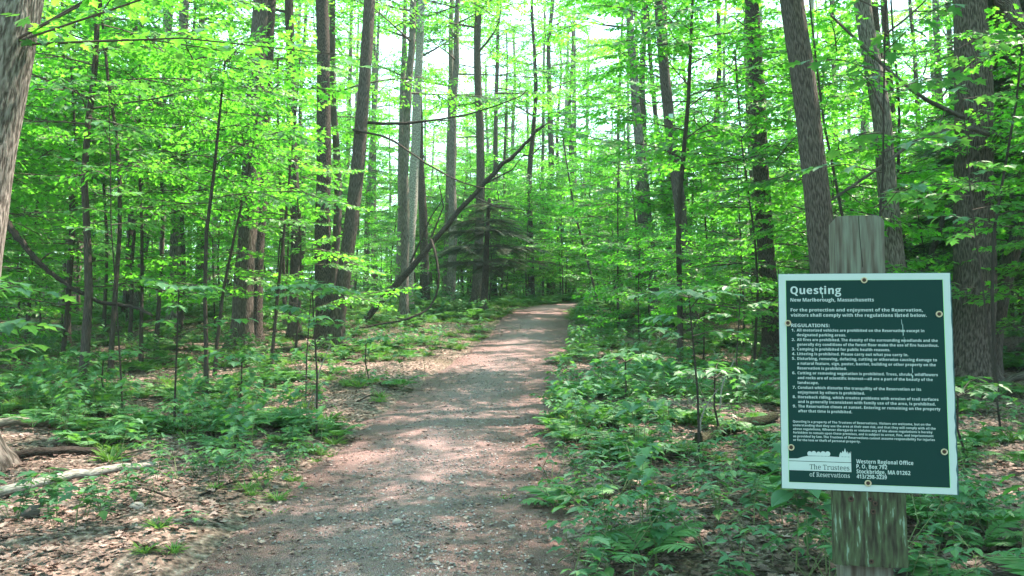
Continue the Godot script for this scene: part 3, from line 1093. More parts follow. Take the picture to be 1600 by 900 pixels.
func make_big_trees() -> void:
	# kind, distance, radius, bark, height, crown start, (x, y) points up the stem, label
	var spec := [
		["maple_tree", 8.0, 0.255, "bark_grey", 19.0, 0.45, [V(-4.98, 0.36), V(-4.96, 1.37), V(-4.87, 2.89), V(-4.70, 3.78), V(-4.52, 4.68)], "thick grey leaning tree trunk at the left edge, nearest of all"],
		["maple_tree", 31.0, 0.31, "bark_grey", 21.0, 0.5, [V(-15.51, 2.83), V(-15.38, 6.33), V(-15.24, 8.62), V(-15.05, 11.16), V(-15.00, 13.97)], "stout grey tree leaning right, behind the drooping dark branch at left"],
		["maple_tree", 34.0, 0.147, "bark_dark", 18.0, 0.5, [V(-16.15, 3.58), V(-16.25, 7.55), V(-16.30, 11.08)], "slim dark tree close right of the stout grey tree at far left"],
		["maple_tree", 29.0, 0.115, "bark_brown", 17.0, 0.5, [V(-12.64, 2.64), V(-12.61, 4.95), V(-12.56, 7.73), V(-12.61, 10.53)], "slim brown tree, left one of a close pair in the left woods"],
		["maple_tree", 30.0, 0.13, "bark_grey", 18.0, 0.5, [V(-12.83, 2.90), V(-12.40, 5.73), V(-12.1, 8.61), V(-11.9, 11.07)], "slim grey tree, right one of a close pair in the left woods"],
		["maple_tree", 27.0, 0.19, "bark_grey", 19.0, 0.5, [V(-10.28, 2.36), V(-10.28, 5.31), V(-10.24, 8.70), V(-10.22, 11.13)], "straight mid grey tree standing alone between the close pair and the double trunk"],
		["maple_tree", 21.0, 0.23, "bark_brown", 20.0, 0.5, [V(-6.39, 1.86), V(-6.31, 3.99), V(-6.24, 5.99), V(-6.18, 8.03)], "big grey front trunk of the double tree left of the path"],
		["maple_tree", 22.0, 0.165, "bark_dark", 18.0, 0.5, [V(-6.38, 1.95), V(-6.36, 4.11), V(-6.26, 6.54), V(-6.16, 8.67)], "dark trunk pressed behind the right side of the double tree"],
		["maple_tree", 23.0, 0.145, "bark_brown", 17.0, 0.5, [V(-5.64, 2.23), V(-5.66, 4.23), V(-5.80, 6.60), V(-5.87, 8.83)], "brown tree curving slightly left, between the double tree and the flared trees"],
		["maple_tree", 21.0, 0.19, "bark_dark", 19.0, 0.5, [V(-4.42, 1.98), V(-4.47, 3.99), V(-4.53, 6.31), V(-4.58, 8.50)], "upright dark tree beside the tree with the sunlit foot"],
		["maple_tree", 21.0, 0.172, "bark_brown", 19.0, 0.5, [V(-4.15, 1.93), V(-3.96, 3.68), V(-3.74, 5.53), V(-3.58, 7.56), V(-3.51, 9.45)], "grey tree leaning right with a flared sunlit foot in leaf litter"],
		["maple_tree", 38.0, 0.15, "bark_grey", 18.0, 0.5, [V(-4.89, 3.56), V(-4.83, 6.04), V(-4.78, 9.67)], "distant grey tree behind the lower end of the leaning dead trunk"],
		["maple_tree", 33.0, 0.2, "bark_smooth", 19.0, 0.5, [V(-3.91, 3.23), V(-3.81, 5.44), V(-3.67, 8.84), V(-3.52, 12.28)], "pale grey tree rising where the dead trunk leans in a fork"],
		["maple_tree", 36.0, 0.175, "bark_dark", 18.0, 0.5, [V(-3.54, 3.45), V(-3.64, 6.59), V(-3.77, 10.04)], "dark tree right behind the middle of the leaning dead trunk"],
		["maple_tree", 40.0, 0.17, "bark_grey", 19.0, 0.5, [V(-2.98, 3.73), V(-2.93, 6.58), V(-2.86, 10.11)], "sun flecked grey tree just left of the hemlock"],
		["maple_tree", 45.0, 0.145, "bark_brown", 20.0, 0.55, [V(-0.91, 4.27), V(-0.89, 9.53), V(-0.82, 13.53), V(-0.76, 17.58)], "tall thin brown tree rising behind the top of the hemlock"],
		["maple_tree", 60.0, 0.2, "bark_smooth", 19.0, 0.55, [V(3.12, 5.43), V(3.36, 10.02), V(3.69, 16.66)], "pale slanting trunk beyond the bend, leftmost of the bright cluster"],
		["maple_tree", 58.0, 0.22, "bark_grey", 20.0, 0.55, [V(3.90, 5.42), V(4.05, 10.16), V(4.11, 14.43)], "straight grey trunk in the middle of the bright cluster beyond the bend"],
		["maple_tree", 62.0, 0.18, "bark_smooth", 19.0, 0.55, [V(4.93, 5.79), V(5.05, 11.21), V(5.26, 15.79)], "pale trunk at the right of the bright cluster beyond the bend"],
		["maple_tree", 52.0, 0.13, "bark_grey", 18.0, 0.55, [V(1.69, 4.90), V(1.74, 9.64), V(1.83, 13.47)], "thin grey trunk beyond the path under the tip of the dead trunk"],
		["maple_tree", 66.0, 0.165, "bark_grey", 19.0, 0.55, [V(7.64, 6.16), V(7.78, 11.84), V(8.01, 16.71)], "thin distant trunk right of the bright cluster, left of the paired right trees"],
		["maple_tree", 28.0, 0.168, "bark_grey", 19.0, 0.5, [V(4.53, 3.00), V(4.39, 4.43), V(4.24, 6.48), V(4.02, 8.96), V(3.84, 11.48)], "slender grey tree leaning left over the right side of the path"],
		["maple_tree", 24.0, 0.17, "bark_brown", 19.0, 0.5, [V(4.90, 2.43), V(4.74, 3.48), V(4.57, 5.76), V(4.39, 7.00), V(4.23, 8.79), V(4.05, 11.14)], "brown tree with a pale blaze mark, right of the slender leaning tree"],
		["maple_tree", 40.0, 0.14, "bark_dark", 18.0, 0.5, [V(7.23, 3.90), V(6.99, 7.75), V(6.52, 12.78)], "thin dark tree seen between the slender leaning tree and the blazed tree"],
		["maple_tree", 18.0, 0.172, "bark_dark", 19.0, 0.5, [V(5.26, 1.67), V(5.17, 3.36), V(5.10, 5.08), V(5.05, 6.68), V(4.95, 8.17)], "dark brown straight tree just left of the sign's upper corner"],
		["maple_tree", 13.0, 0.19, "bark_brown", 20.0, 0.5, [V(4.67, 0.96), V(4.58, 2.55), V(4.47, 3.78), V(4.33, 5.23), V(4.16, 6.70)], "thick grey brown tree rising behind the left side of the sign post"],
		["maple_tree", 15.0, 0.165, "bark_grey", 19.0, 0.5, [V(6.66, 1.09), V(6.54, 2.83), V(6.43, 4.14), V(6.30, 5.81), V(6.13, 7.51)], "grey tree with a lit right side, rising behind the right of the post"],
		["maple_tree", 20.0, 0.155, "bark_dark", 18.0, 0.5, [V(8.65, 1.84), V(8.56, 3.58), V(8.45, 5.78), V(8.36, 7.71)], "dark tree hidden behind the grey tree right of the post"],
		["maple_tree", 15.2, 0.32, "bark_brown", 22.0, 0.5, [V(7.80, 0.9), V(7.94, 2.51), V(8.00, 4.18), V(8.01, 5.87), V(8.05, 7.59)], "massive furrowed trunk right of the sign, thickest in the woods"],
		["maple_tree", 16.5, 0.15, "bark_brown", 13.0, 0.55, [V(8.83, 1.00), V(9.00, 2.01), V(9.23, 2.96), V(9.61, 4.05), V(10.14, 5.27)], "brown trunk leaning away to the right from behind the massive trunk"],
	]
	var i := 0
	for q in spec:
		i += 1
		var pts: Array = q[6]
		var x0: float = pts[0].x
		var at := spot(x0, q[1])
		var line := []
		for p in pts: line.append(Vector2(p.x - x0, p.y - at.y))
		line[0].y = minf(line[0].y, 0.3)
		var o := thing(q[0], at, q[7], "tree", "tall trees of the woods")
		canopy_tree(o, line, q[4], q[2], q[3], i, 28 if q[1] < 17.0 else 16, q[1] < 40.0, q[5], 3.4, 0.9 if q[2] > 0.17 else 0.6, Color.WHITE, 6 if i == 26 or i == 27 else 10 if q[1] < 24.0 else 7)
		occupied.append(Vector2(x0, q[1]))
		if i == 1:   # the low limb reaching over the view, its big leaves seen singly
			var r := rnd(401)
			var root := Vector3(0.38, 3.8, 0.1)
			for k in 5:
				var wood := Geo.new()
				var a := root + Vector3(0.62 * k, 0.16 * k - 0.03 * k * k, 0.28 * k)
				var tip := root + Vector3(1.9 + 0.48 * k, 0.1 + [0.1, -0.15, 0.25, -0.35, 0.0][k], [1.0, -0.2, 1.5, 0.4, 1.8][k])
				tube(wood, [root, root.lerp(tip, 0.5) + Vector3(0, 0.12, 0), tip], [0.012, 0.008, 0.003], 5)
				var br := obj("branch", wood.commit(M.twig), o)
				for m in 32:
					var u := 0.12 + 0.88 * m / 31.0
					var p := root.lerp(tip, u) + Vector3(0, 0.48 * u * (1.0 - u), 0)
					var yaw := r.randf() * TAU
					var l := obj("leaf", leaf_mesh[["maple", "maple_light", "maple_sun", "maple_sun"][m % 4]], br)
					p += Vector3(cos(yaw), 0, -sin(yaw)) * r.randf_range(0.02, 0.28) + Vector3(0, r.randf_range(-0.14, 0.08), 0)
					l.transform = Transform3D(facing(yaw, r.randf_range(-0.5, 0.15), r.randf_range(-0.4, 0.4)).scaled(Vector3.ONE * r.randf_range(0.09, 0.15)), p)
		if i == 23:
			var b := Geo.new()
			b.box(Vector3(-0.06, -0.08, -0.02), Vector3(0.06, 0.08, 0.01))
			var mark := obj("blaze_mark", b.commit(M.blaze), o)
			mark.position = Vector3(along_line(line, 7.8 - at.y) + 0.02, 7.8 - at.y, 0.18)
	# the two hemlocks
	var h := thing("hemlock_tree", spot(-0.99, 31.0), "dark hemlock with low flat boughs at the end of the path", "tree")
	hemlock(h, 4.3, 0.13, 61, 1.8, 1.8, 5)
	occupied.append(Vector2(-0.99, 31.0))
	h = thing("hemlock_tree", spot(11.6, 19.5), "dark shaggy hemlock at the right edge behind the massive trunk", "tree")
	hemlock(h, 13.0, 0.2, 62, 1.8, 2.6, 26)
	occupied.append(Vector2(11.6, 19.5))


func zone(x: float, d: float) -> String:
	var u := x / d
	var side := "far left" if u < -0.36 else "left" if u < -0.1 else "middle" if u < 0.12 else "right" if u < 0.36 else "far right"
	return side


func clear_of(x: float, d: float, room: float) -> bool:
	for p in occupied:
		if p.distance_squared_to(Vector2(x, d)) < room * room: return false
	return true


func make_forest() -> void:
	var barks := ["bark_grey", "bark_brown", "bark_dark", "bark_smooth", "bark_grey", "bark_brown"]
	var protos := []
	for i in 6:
		var o := thing("forest_tree", Vector3.ZERO, "-", "tree", "-")
		canopy_tree(o, [V(0, 0), V(0.12 * sin(i * 2.1), 4), V(0.3 * cos(i * 1.7), 9)], 16.0 + i * 0.9, [0.16, 0.11, 0.14, 0.09, 0.12, 0.18][i], barks[i], 70 + i, 12, false, [0.4, 0.36, 0.45, 0.4, 0.33, 0.45][i], 3.0, 0.75, Color.WHITE, 12)
		protos.append(o)
	var names := ["grey", "slim brown", "dark", "thin pale", "thin grey", "stout brown"]
	var r := rnd(900)
	var used := []
	var n := 0
	var tries := 0
	while n < 190 and tries < 9000:
		tries += 1
		var d := 24.0 + 76.0 * r.randf()
		var x := r.randf_range(-1.0, 1.0) * (d * 0.6 + 5.0)
		if d < 48.0 and absf(x - path_centre(d)) < 2.6: continue
		if d < 34.0 and absf(x / d) < 0.1: continue
		if not clear_of(x, d, 2.6 if d < 50.0 else 3.2): continue
		place_tree(protos, used, r.randi() % 6, x, d, r, names, "%s tree trunk among many in the %s woods", "filler trees of the background woods")
		n += 1
	# trees round the viewpoint whose crowns shade the track
	var shade := []
	for i in 3:
		var o := thing("shade_tree", Vector3.ZERO, "-", "tree", "-")
		canopy_tree(o, [V(0, 0), V(0.12 * sin(i * 2.1), 4), V(0.3 * cos(i * 1.7), 9)], 17.0 + i, 0.17, barks[i], 80 + i, 12, false, 0.42, 3.7, 0.7, Color.WHITE, 15, 0.72)
		shade.append(o)
	var used_shade := []
	for q in [[6.7, 7.4], [8.6, 9.6], [6.5, 9.9], [5.6, 5.0], [9.8, 5.6], [7.4, 3.2], [11.8, 9.2], [6.0, 0.0], [9.5, -0.5], [12.6, 3.0], [-6.5, 3.4], [-5.0, -1.5], [-9.6, 7.6], [-1.5, -4.0], [3.5, -3.6], [-12.0, 13.0], [12.4, 14.0], [14.5, 10.5], [-8.5, -4.0], [8.0, -6.0], [1.0, -8.0], [-14.0, 4.0], [-4.5, -5.5], [4.6, -7.6], [-2.4, -10.5], [5.0, -2.0], [-4.0, 1.2], [7.0, -10.0], [-7.5, -9.0], [-8.0, 0.3], [15.6, 18.0], [-15.5, 19.0], [-2.4, 34.6], [2.1, 48.0], [-1.7, 49.5], [3.7, 54.0], [5.6, 38.5], [-0.2, 57.0]]:
		place_tree(shade, used_shade, r.randi() % 3, q[0], q[1], r, ["grey", "slim brown", "dark"], "%s tree overhanging the %s of the track", "trees round the viewpoint")
	for p in protos:
		if not used.has(p): p.queue_free()


const LANDMARKS := [[-0.6, 8, "the big leaning trunk at left"], [-0.5, 31, "the stout grey tree at far left"], [-0.475, 34, "the slim dark tree at far left"], [-0.43, 29, "the close pair of trees"], [-0.38, 27, "the lone mid grey tree"], [-0.3, 21, "the double tree"], [-0.245, 23, "the brown curving tree"], [-0.21, 21, "the upright dark tree"], [-0.185, 21, "the tree with the sunlit foot"],
	[-0.127, 38, "the low end of the dead trunk"], [-0.1, 34, "the fork of the dead trunk"], [-0.072, 40, "the sun flecked grey tree"], [-0.03, 31, "the hemlock"], [0.03, 45, "the tip of the dead trunk"], [0.068, 58, "the bright cluster beyond the bend"], [0.115, 66, "the distant trunk beyond the bend"], [0.16, 28, "the slender leaning tree"], [0.2, 24, "the blazed tree"],
	[0.25, 20, "the saplings left of the dark straight tree"], [0.292, 18, "the dark straight tree"], [0.36, 13, "the tree behind the post"], [0.44, 15, "the lit grey tree"], [0.51, 15, "the massive trunk"], [0.56, 16, "the leaning brown trunk"], [0.62, 19, "the shaggy hemlock at the right edge"]]
var told := {}


func beside(x: float, d: float) -> String:
	var u := x / d
	var best: Array = LANDMARKS[0]
	for l in LANDMARKS:
		if absf(u - l[0]) < absf(u - best[0]): best = l
	var away := d - float(best[1])
	var side := "left" if u < best[0] else "right"
	if away < -3.0: return "before " + best[2]
	if away < 4.0: return "just %s of %s" % [side, best[2]]
	if away < 22.0: return "behind %s, %s side" % [best[2], side]
	return "far behind " + best[2]


func once(words: Array, tail: String) -> String:
	# the first of these words not yet used with that tail
	for w in words:
		if not told.has(w + tail):
			told[w + tail] = true
			return w + tail
	return words[0] + tail


func place_tree(protos: Array, used: Array, k: int, x: float, d: float, r: RandomNumberGenerator, names: Array, says: String, group: String) -> void:
	var label: String = once([names[k] + " tree ", "tall " + names[k] + " tree ", names[k] + " trunk "], beside(x, d)) if says.contains("woods") else once([says % [names[k], "left side" if x < 0 else "right side"], says % ["tall " + names[k], "left side" if x < 0 else "right side"], says % ["leafy " + names[k], "left side" if x < 0 else "right side"]], ", near the bend" if d > 30.0 else ", past the sign" if d > 8.0 else ", level with the sign" if d > 1.0 else ", behind the viewpoint")
	var at := spot(x, d)
	var turn := r.randf() * TAU
	var size := r.randf_range(0.85, 1.2)
	var o: Node3D = protos[k]
	if used.has(o):
		o = copy(o, at, turn, size, label, group)
	else:
		used.append(o)
		o.position = at; o.rotation.y = turn; o.scale = Vector3.ONE * size
		tag(o, label, "tree", group)
	occupied.append(Vector2(x, d))


func make_far_woods() -> void:
	var r := rnd(4242)
	for k in 2:
		var where := []
		while where.size() < 3200:
			var d := 78.0 + 55.0 * r.randf()
			var x := r.randf_range(-1.0, 1.0) * (d * 0.62 + 4.0)
			var lump := wobble.get_noise_2d(x * 12.0, d * 12.0)
			var h := 14.0 * pow(r.randf(), 1.6) + 3.0 * lump
			if h < 0.2: continue
			where.append(Transform3D(facing(r.randf() * TAU, r.randf_range(-0.3, 0.3), r.randf_range(-0.3, 0.3)).scaled(Vector3.ONE * r.randf_range(1.2, 2.0)), spot(x, d) + Vector3(0, h, 0)))
		tag(mass("far_woods", S["canopy%d" % k], where), "bright green foliage of the far woods closing the view" if k == 0 else "paler green foliage of the far woods behind the trunks", "woods", "", "stuff")


func make_young_trees() -> void:
	# slim stems the photo shows singly: distance, x, radius, height, lean points, label
	for q in [
		[15.0, -6.76, 0.043, 7.5, [V(0, 0), V(0.03, 1.7), V(0.06, 2.7), V(-0.07, 4.4), V(-0.3, 5.6)], "slim wavy sapling stem forking left, in front of the close pair of trees"],
		[17.0, -4.6, 0.032, 6.5, [V(0, 0), V(0.1, 1.5), V(0.28, 3.4)], "thin bare sapling stem in front of the brown curving tree"],
		[16.0, -5.35, 0.03, 6.0, [V(0, 0), V(0.12, 1.3), V(0.5, 3.2)], "thin sapling leaning right in front of the double tree"],
		[18.0, 7.88, 0.045, 8.0, [V(0, 0), V(0.06, 2.2), V(0.06, 4.2), V(0.06, 6.0)], "slim straight sapling right of the lit grey tree"],
		[12.5, 6.8, 0.027, 6.0, [V(0, 0), V(-0.02, 1.0), V(0.0, 2.0), V(0.26, 3.3), V(0.45, 4.6)], "thin crooked sapling stem crossing in front of the massive trunk's right side"],
		[14.0, 5.45, 0.03, 7.0, [V(0, 0), V(-0.1, 2.0), V(-0.4, 4.2)], "thin sapling between the two trees behind the post"],
		[34.0, 3.35, 0.05, 7.0, [V(0, 0), V(-0.35, 1.6), V(-0.9, 3.6)], "thin dark sapling leaning left over the bend of the path"],
	]:
		var o := thing("sapling", spot(q[1], q[0]), q[5], "sapling", "slim saplings")
		young_tree(o, q[3], q[2], int(q[0] * 10.0), 0.45, 1.1, 9, "maple", q[4], 0.9, "bark_brown")
		occupied.append(Vector2(q[1], q[0]))
	# leafy understorey
	var protos := []
	for i in 11:
		var o := thing("young_maple" if i % 3 < 2 else "young_beech", Vector3.ZERO, "-", "young tree", "-")
		young_tree(o, [3.4, 4.6, 5.8, 7.2, 8.5, 5.0, 6.4, 9.5, 3.2, 4.4, 5.6][i], [0.022, 0.028, 0.035, 0.045, 0.055, 0.03, 0.04, 0.06, 0.02, 0.026, 0.034][i], 120 + i, [0.4, 0.45, 0.48, 0.47, 0.45, 0.4, 0.46, 0.42, 0.16, 0.16, 0.18][i], [1.2, 1.4, 1.7, 2.1, 2.5, 1.5, 2.0, 2.7, 1.5, 1.8, 2.1][i], [12, 14, 17, 21, 25, 15, 20, 28, 15, 19, 23][i], "maple" if i % 3 < 2 else "beech", [V(0, 0), V(0.1 * sin(i * 3.0), 2), V(0.3 * sin(i * 1.3), 5)], 0.95)
		protos.append(o)
	var used := []
	var r := rnd(901)
	var n := 0
	var tries := 0
	while n < 298 and tries < 30000:
		tries += 1
		var d := 12.0 + 53.0 * pow(r.randf(), 0.95)
		var x := r.randf_range(-1.0, 1.0) * (d * 0.6 + 1.5)
		var off := x - path_centre(minf(d, 34.0))
		if d < 40.0 and off > -2.4 - maxf(0.0, 4.0 - d * 0.1) * 0.3 and off < 2.4: continue
		if d < 15.0 and x > 2.4 and x < 6.5 and r.randf() < 0.6: continue
		if not clear_of(x, d, 1.25 if d < 30.0 else 1.6): continue
		if d < 27.5 and x / d > -0.19 and x / d < 0.05: continue
		if d < 22.0 and r.randf() < 0.3: continue
		if n > 238:   # the woods straight ahead, beyond the bend
			d = r.randf_range(38.0, 62.0)
			x = r.randf_range(-0.11, 0.12) * d
			if not clear_of(x, d, 1.3) or absf(x - path_centre(d)) < 1.6: continue
		var k := r.randi() % (5 if d < 17.0 else 8)
		if d < 24.0: k = [2, 3, 4, 6, 7, 4, 3, 1][r.randi() % 8]
		if d > 13.5 and r.randf() < (0.65 if x > 0.0 else 0.4): k = 8 + r.randi() % 3
		var kind: String = ["small", "low", "mid height", "tall", "tall spreading", "bushy", "open", "tallest spreading", "low branched", "low spreading", "leafy footed"][k]
		var kin := "maple" if k % 3 < 2 else "beech"
		var label := once([kind + " young " + kin + " ", kind + " leafy " + kin + " ", "spindly " + kind + " " + kin + " "], beside(x, d))
		var o: Node3D = protos[k]
		if used.has(o):
			o = copy(o, spot(x, d), r.randf() * TAU, r.randf_range(0.85, 1.2), label, "leafy understorey trees")
		else:
			used.append(o)
			o.position = spot(x, d)
			tag(o, label, "young tree", "leafy understorey trees")
		occupied.append(Vector2(x, d))
		n += 1
	for p in protos:
		if not used.has(p): p.queue_free()


func make_dead_wood() -> void:
	var z := -27.0
	var P := func(x: float, y: float, zz: float) -> Vector3: return Vector3(x, y, zz)
	var o := log_thing("leaning_dead_tree", "dark dead trunk leaning up to the right across the middle of the woods", "dead tree", [P.call(-4.5, 2.3, z), P.call(-3.13, 3.9, z), P.call(-1.7, 5.6, z), P.call(-0.59, 6.85, z), P.call(0.2, 7.6, z), P.call(0.95, 8.4, z)], 0.105, 0.04, "bark_dark")
	for q in [[[3.3, 4.2, 0.0], [4.0, 4.55, 0.1], [4.35, 5.0, 0.1]], [[4.3, 4.95, 0.0], [4.5, 4.9, 0.2], [4.75, 5.15, 0.2], [4.72, 5.5, 0.2]], [[1.35, 2.1, 0], [1.9, 3.3, 0.2], [2.3, 3.9, 0.2]], [[1.9, 2.8, 0], [2.2, 3.6, -0.1], [2.0, 4.6, -0.2]], [[2.9, 3.9, 0], [3.6, 3.55, 0.2], [4.4, 3.45, 0.3]]]:
		var g := Geo.new()
		var pp := []
		var rr := []
		for i in q.size():
			pp.append(Vector3(q[i][0] * 1.174 - 0.196, q[i][1] * 1.174 - 0.674, q[i][2]))
			rr.append(lerpf(0.032, 0.008, float(i) / (q.size() - 1)))
		tube(g, pp, rr, 6, true)
		obj("side_branch", g.commit(M.bark_dark), o)
	log_thing("drooping_branch", "bent dark bare branch hanging down at the far left", "branch", [Vector3(-7.7, 3.7, -13), Vector3(-7.47, 3.35, -13), Vector3(-7.29, 3.12, -13), Vector3(-6.95, 2.74, -13), Vector3(-6.59, 2.45, -13), Vector3(-6.25, 2.25, -13), Vector3(-5.96, 2.14, -13), Vector3(-5.5, 2.08, -12.9), Vector3(-5.2, 1.95, -12.8)], 0.048, 0.02, "bark_dark", Color.WHITE, 4)
	log_thing("hanging_vine", "dark vine looping from the leaning dead trunk down to the ground", "vine", [Vector3(-2.1, 4.3, -22.8), Vector3(-1.95, 3.9, -22.5), Vector3(-1.85, 3.2, -22.3), Vector3(-2.0, 2.6, -22.2), Vector3(-2.5, 2.25, -22.1), Vector3(-3.2, 2.1, -22.0), Vector3(-4.0, 1.95, -21.8)], 0.032, 0.018, "bark_dark")
	log_thing("bare_branch", "long thin bare branch reaching right above the leaning dead trunk", "branch", [Vector3(-3.72, 6.95, -21.1), Vector3(-2.6, 7.0, -21.4), Vector3(-1.2, 7.3, -21.8), Vector3(0.0, 7.75, -22.0), Vector3(0.4, 8.0, -22.0)], 0.036, 0.01, "bark_dark")
	log_thing("bare_branch", "thin bare branch dipping to the right below the higher bare branch", "branch", [Vector3(-3.8, 6.7, -20.9), Vector3(-2.9, 6.4, -20.5), Vector3(-2.0, 5.75, -20.2), Vector3(-1.1, 5.25, -20.0), Vector3(-0.4, 5.1, -20.0)], 0.03, 0.01, "bark_dark", Color.WHITE, 2)
	log_thing("leaning_log", "dark pole leaning between the grey tree and the massive trunk", "dead tree", [Vector3(7.5, 1.2, -17), Vector3(7.87, 2.76, -17), Vector3(8.11, 3.38, -17), Vector3(8.57, 4.5, -17), Vector3(9.1, 5.6, -17)], 0.07, 0.045, "bark_dark")
	log_thing("bare_branch", "curved bare branch sweeping across the front of the massive trunk", "branch", [Vector3(4.6, 3.55, -13.6), Vector3(5.6, 4.2, -13.6), Vector3(6.4, 4.75, -13.7), Vector3(7.2, 5.0, -14.0), Vector3(7.9, 5.0, -14.4), Vector3(8.8, 4.95, -14.8)], 0.016, 0.045, "bark_grey", Color.WHITE, 3)
	log_thing("bare_branch", "thin twisting bare branch high between the grey tree and the massive trunk", "branch", [Vector3(5.3, 7.0, -14.4), Vector3(6.0, 6.3, -14.4), Vector3(6.6, 5.75, -14.4), Vector3(7.2, 5.5, -14.6), Vector3(7.75, 5.4, -14.9)], 0.018, 0.03, "bark_grey")
	log_thing("overhanging_branch", "thick grey bough in the top right corner", "branch", [Vector3(8.1, 8.2, -14.9), Vector3(8.5, 7.5, -14.9), Vector3(8.85, 6.95, -14.9), Vector3(9.6, 6.6, -15.0), Vector3(11.0, 6.5, -15.2)], 0.12, 0.13, "bark_grey")
	var on := func(x: float, d: float, up: float) -> Vector3: return spot(x, d, -up)
	log_thing("fallen_log", "pale barkless log lying among plants in the lower left", "log", [on.call(-4.6, 6.75, 0.05), on.call(-4.03, 7.08, 0.06), on.call(-3.5, 7.45, 0.07), on.call(-3.09, 7.85, 0.09)], 0.042, 0.028, "bark_smooth", Color(0.95, 1.0, 0.95))
	log_thing("fallen_log", "grey rotting log at the left edge, above the pale barkless log", "log", [on.call(-6.6, 9.9, 0.06), on.call(-5.77, 10.1, 0.07), on.call(-5.3, 10.45, 0.05)], 0.06, 0.04, "bark_smooth", Color(0.9, 0.82, 0.75))
	log_thing("fallen_log", "short dark log in the litter at the lower left edge", "log", [on.call(-5.0, 8.3, 0.05), on.call(-4.4, 8.6, 0.05), on.call(-4.0, 8.75, 0.03)], 0.04, 0.03, "bark_dark")
	log_thing("fallen_log", "broken brown stick lying just above the pale barkless log", "log", [on.call(-4.0, 7.9, 0.02), on.call(-3.6, 7.95, 0.04)], 0.03, 0.024, "bark_brown")
	log_thing("fallen_log", "mossy log half hidden by plants left of the sign", "log", [on.call(1.9, 9.2, 0.06), on.call(2.5, 9.9, 0.09), on.call(3.2, 10.8, 0.06)], 0.065, 0.05, "bark_dark", Color(0.8, 1.1, 0.65))
	log_thing("fallen_log", "long branch lying in sunlit litter at the lower right corner", "log", [on.call(1.95, 4.9, 0.03), on.call(2.5, 4.75, 0.04), on.call(3.2, 4.8, 0.05), on.call(4.0, 5.0, 0.04)], 0.03, 0.04, "bark_brown")
	log_thing("fallen_log", "grey exposed root arching beside the foot of the massive trunk", "root", [on.call(7.7, 14.2, -0.05), on.call(7.9, 13.8, 0.2), on.call(8.3, 13.4, 0.25), on.call(8.8, 13.0, -0.05)], 0.06, 0.045, "bark_grey")
	var r := rnd(5150)
	for i in 26:
		var d := r.randf_range(5.0, 15.0)
		var x := r.randf_range(-0.6, 0.6) * d
		if path_mask(x, d) > 0.1: continue
		var a := r.randf() * TAU
		var l := r.randf_range(0.3, 0.9)
		var e := x + cos(a) * l
		var f := d + sin(a) * l
		var st := log_thing("fallen_stick", once(["thin brown stick ", "short thin stick ", "bare twig "], "lying in the litter %s of the path, %s" % ["left" if x < path_centre(d) else "right", "nearest" if d < 7.5 else "further up" if d < 11.0 else "among the trees"]), "stick", [on.call(x, d, 0.01), on.call((x + e) / 2, (d + f) / 2, 0.03), on.call(e, f, 0.02)], r.randf_range(0.006, 0.014), 0.005, ["bark_brown", "bark_grey", "bark_smooth"][i % 3])
		st.set_meta("group", "sticks lying in the leaf litter")
	for q in [[-2.45, 10.6, 0.5, "pale broken twig standing up beside the left of the path"], [-2.7, 12.2, 0.9, "dead bent twig standing in front of the flared tree"], [2.0, 9.6, 0.55, "pale dead stem leaning among the plants right of the path"], [2.6, 11.2, 0.7, "grey dead stem standing right of the path near the mossy log"]]:
		log_thing("dead_twig", q[3], "twig", [on.call(q[0], q[1], -0.03), on.call(q[0] + 0.03, q[1], q[2] * 0.4), on.call(q[0] + 0.1, q[1], q[2] * 0.7), on.call(q[0] + 0.22, q[1], q[2])], 0.012, 0.004, "bark_smooth", Color.WHITE, 2)


func leafy_sapling(s: int, height: float, branches: int, per: int, reach: float) -> Node3D:
	var o := thing("leafy_sapling", Vector3.ZERO, "-", "sapling", "leafy maple saplings near the path")
	var r := rnd(s)
	var g := Geo.new()
	var pts := trunk_line([V(0, 0), V(r.randf_range(-0.25, 0.25), height * 0.5), V(r.randf_range(-0.5, 0.5), height)], height, s, false)
	var rad := []
	for p in pts: rad.append(lerpf(0.013, 0.004, clampf(p.y / height, 0, 1)))
	tube(g, pts, rad, 6)
	obj("stem", g.commit(M.bark_brown), o)
	var turn := r.randf() * TAU
	for k in branches:
		var y := height * lerpf(0.45, 0.98, (k + 0.5) / branches)
		turn += 2.4
		var a := at_height(pts, y)
		var l := reach * r.randf_range(0.6, 1.1) * (1.2 - 0.6 * y / height)
		var tip := a + Vector3(cos(turn), r.randf_range(0.0, 0.35), -sin(turn)) * l
		var wood := Geo.new()
		tube(wood, [a, a.lerp(tip, 0.5) + Vector3(0, 0.05, 0), tip], [0.006, 0.004, 0.0015], 4)
		var b := obj("branch", wood.commit(M.twig), o)
		for m in per:
			var u := 0.3 + 0.72 * m / (per - 1.0)
			var yaw := turn + (r.randf_range(0.4, 1.4) * (1 if m % 2 else -1) if m < per - 1 else 0.0)
			var bas := facing(yaw, r.randf_range(-0.45, 0.1), r.randf_range(-0.3, 0.3))
			var lf := obj("leaf", leaf_mesh[["maple", "maple_light"][int(r.randf() < 0.35)]], b)
			lf.transform = Transform3D(bas.scaled(Vector3.ONE * r.randf_range(0.085, 0.135)), a.lerp(tip, minf(u, 1.0)) + Vector3(0, 0.1 * u * (1 - u) * 2.0, 0) + bas.x * 0.04)
	return o


